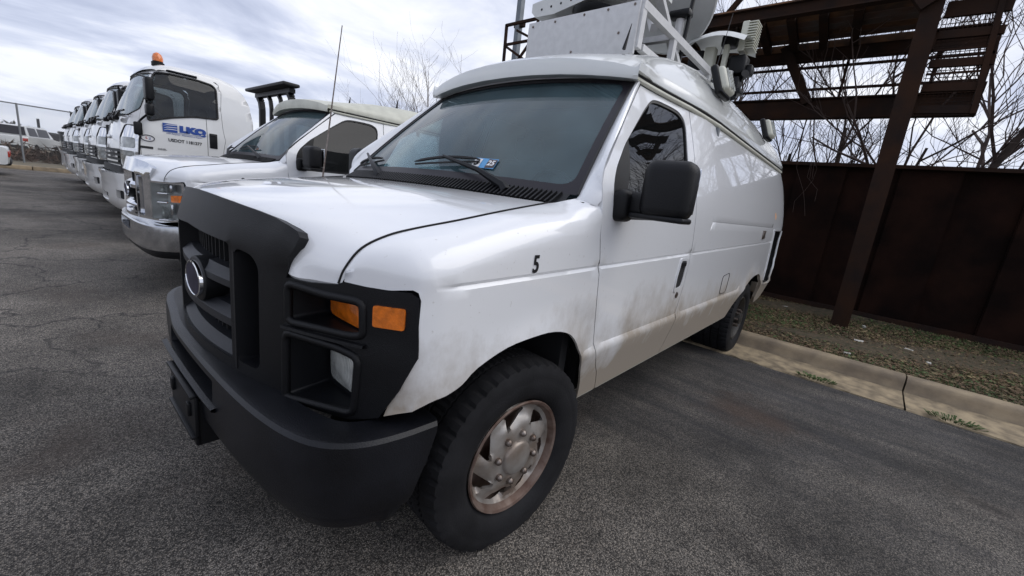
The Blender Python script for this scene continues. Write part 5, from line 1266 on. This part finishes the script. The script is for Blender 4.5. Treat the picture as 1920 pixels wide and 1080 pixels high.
    # chassis, deck and headboard
    b = MB(); b.box((-3.2, 0, .75), (5.6, .8, .25)); b.box((-.4, 0, .62), (1.2, 1.1, .3)); b.build('chassis', m_dark, t, 0)
    b = MB(); b.rbox((-4.6, 0, 1.10), (5.0, 2.3, .12), .02); b.build('flat_deck', m_blk2, t, 0)
    b = MB()
    for y in (.86, .38, -.1, -.58):
        pth = [(-1.98, y, 1.0), (-1.98, y, 2.36), (-1.97, y-.02, 2.50), (-1.95, y-.06, 2.575)]
        for a, c in zip(pth[:-1], pth[1:]): b.bar(a, c, .075 if y in (.86, -.58) else .05, .10 if y in (.86, -.58) else .06, (1, 0, 0))
    b.bar((-1.95, .93, 2.60), (-1.95, -.72, 2.60), .10, .07); b.bar((-1.98, .9, 1.5), (-1.98, -.6, 1.5), .06, .06)
    hb = b.build('headboard', m_blk2, t, 0)
    b = MB(); b.rbox((-1.90, .10, 2.68), (.28, 1.86, .055), .02, 2); b.build('light_bar', m_seal, hb, 40)
m_tint2 = glass('truck_side_glass', (.30, .34, .36), .02, .03)
truck = empty('tow_truck', (0, -7.07, 0), 0, 'nearest white flatbed truck, amber beacon on roof and lettered door', 'truck', 'white flatbed trucks in a row')
build_truck(truck)
tl = ['second white truck in the row, directly behind the lettered one', 'third white truck, middle of the row of five', 'fourth white truck in the row, next to the farthest one', 'farthest white truck, last in the row beside the chain link fence']
for k in range(4):
    c = copy_tree(truck); c.location = (-.03*(k % 2), -7.07-2.92*(k+1), 0); c['label'] = tl[k]
# only the nearest carries lettering and a beacon
b = MB(); b.lathe([(.075, 0), (.075, .05), (.06, .055), (.06, .07)], 16, Matrix.Translation((-.22, .72, 2.50))); bc = b.build('beacon_base', m_blk2, truck, 40)
b = MB(); b.lathe([(.062, .065), (.064, .11), (.05, .155), (.02, .18), (0, .182)], 16, Matrix.Translation((-.22, .72, 2.50))); b.build('beacon_dome', m_amber, bc, 60)
yT = thw(1.5)+.004
tx = lambda n, s, size, mt, x, z, sx=1, **k: text(n, s, size, mt, truck, (x, yT, z), (-1, 0, 0), (0, 0, 1), .0008, sx=sx, **k)
tx('door_logo_letters', 'LKQ', .110, m_blue, -.515, 1.672, 1.42, bold=.010)
b = MB(); b.add([(-.17, yT, 1.618), (-.335, yT, 1.618), (-.335, yT, 1.728), (-.17, yT, 1.728)], [(0, 1, 2, 3)]); lg = b.build('door_logo_block', m_blue, truck, 0)
for z0, d in ((1.640, .02), (1.668, .03), (1.70, .035)):
    b = MB(); b.add([(-.17, yT+.0015, z0-.012), (-.22, yT+.0015, z0+.006), (-.28, yT+.0015, z0+.010), (-.335, yT+.0015, z0+d*.5), (-.335, yT+.0015, z0+d*.5+.006), (-.27, yT+.0015, z0+.018), (-.22, yT+.0015, z0+.014)], [tuple(range(7))]); b.build('logo_stripe', m_white, lg, 0)
tx('door_tagline', 'OEM Recycled - Aftermarket to Repairs', .025, m_blue, -.415, 1.594, 1.02)
tx('door_dot_number', 'USDOT 1181277', .058, m_txt, -.42, 1.505, .95, bold=.0016)
b = MB(); b.lathe([(.075, 0), (0, .001)], 28, Matrix.Translation((.0, yT-.003, 1.49)) @ Matrix.Diagonal((1, 1, .55, 1)) @ AXY); b.build('door_seal_badge', m_white, truck, 0)
pts = [(.072*cos(a), yT+.001, 1.49+.040*sin(a)) for a in [k*2*pi/32 for k in range(33)]]; MB().tube(pts, .006, 4, False).build('badge_ring', m_oval, truck, 0)
tx('badge_letter', 'S', .044, m_red, .014, 1.490, 1.2)
tx('badge_letter', 'Z', .040, m_blue, -.022, 1.484, 1.2)
b = MB(); b.box((-.415, yT, 1.613), (.50, .002, .004)); b.build('logo_underline', m_blue, truck, 0)
b = MB(); b.rbox((.02, yT, 1.365), (.14, .004, .03), .001); b.build('door_trim_badge', m_txt, truck, 0)
tx('door_small_lettering', 'DIESEL', .034, m_txt, -.15, 1.362, 1.0)
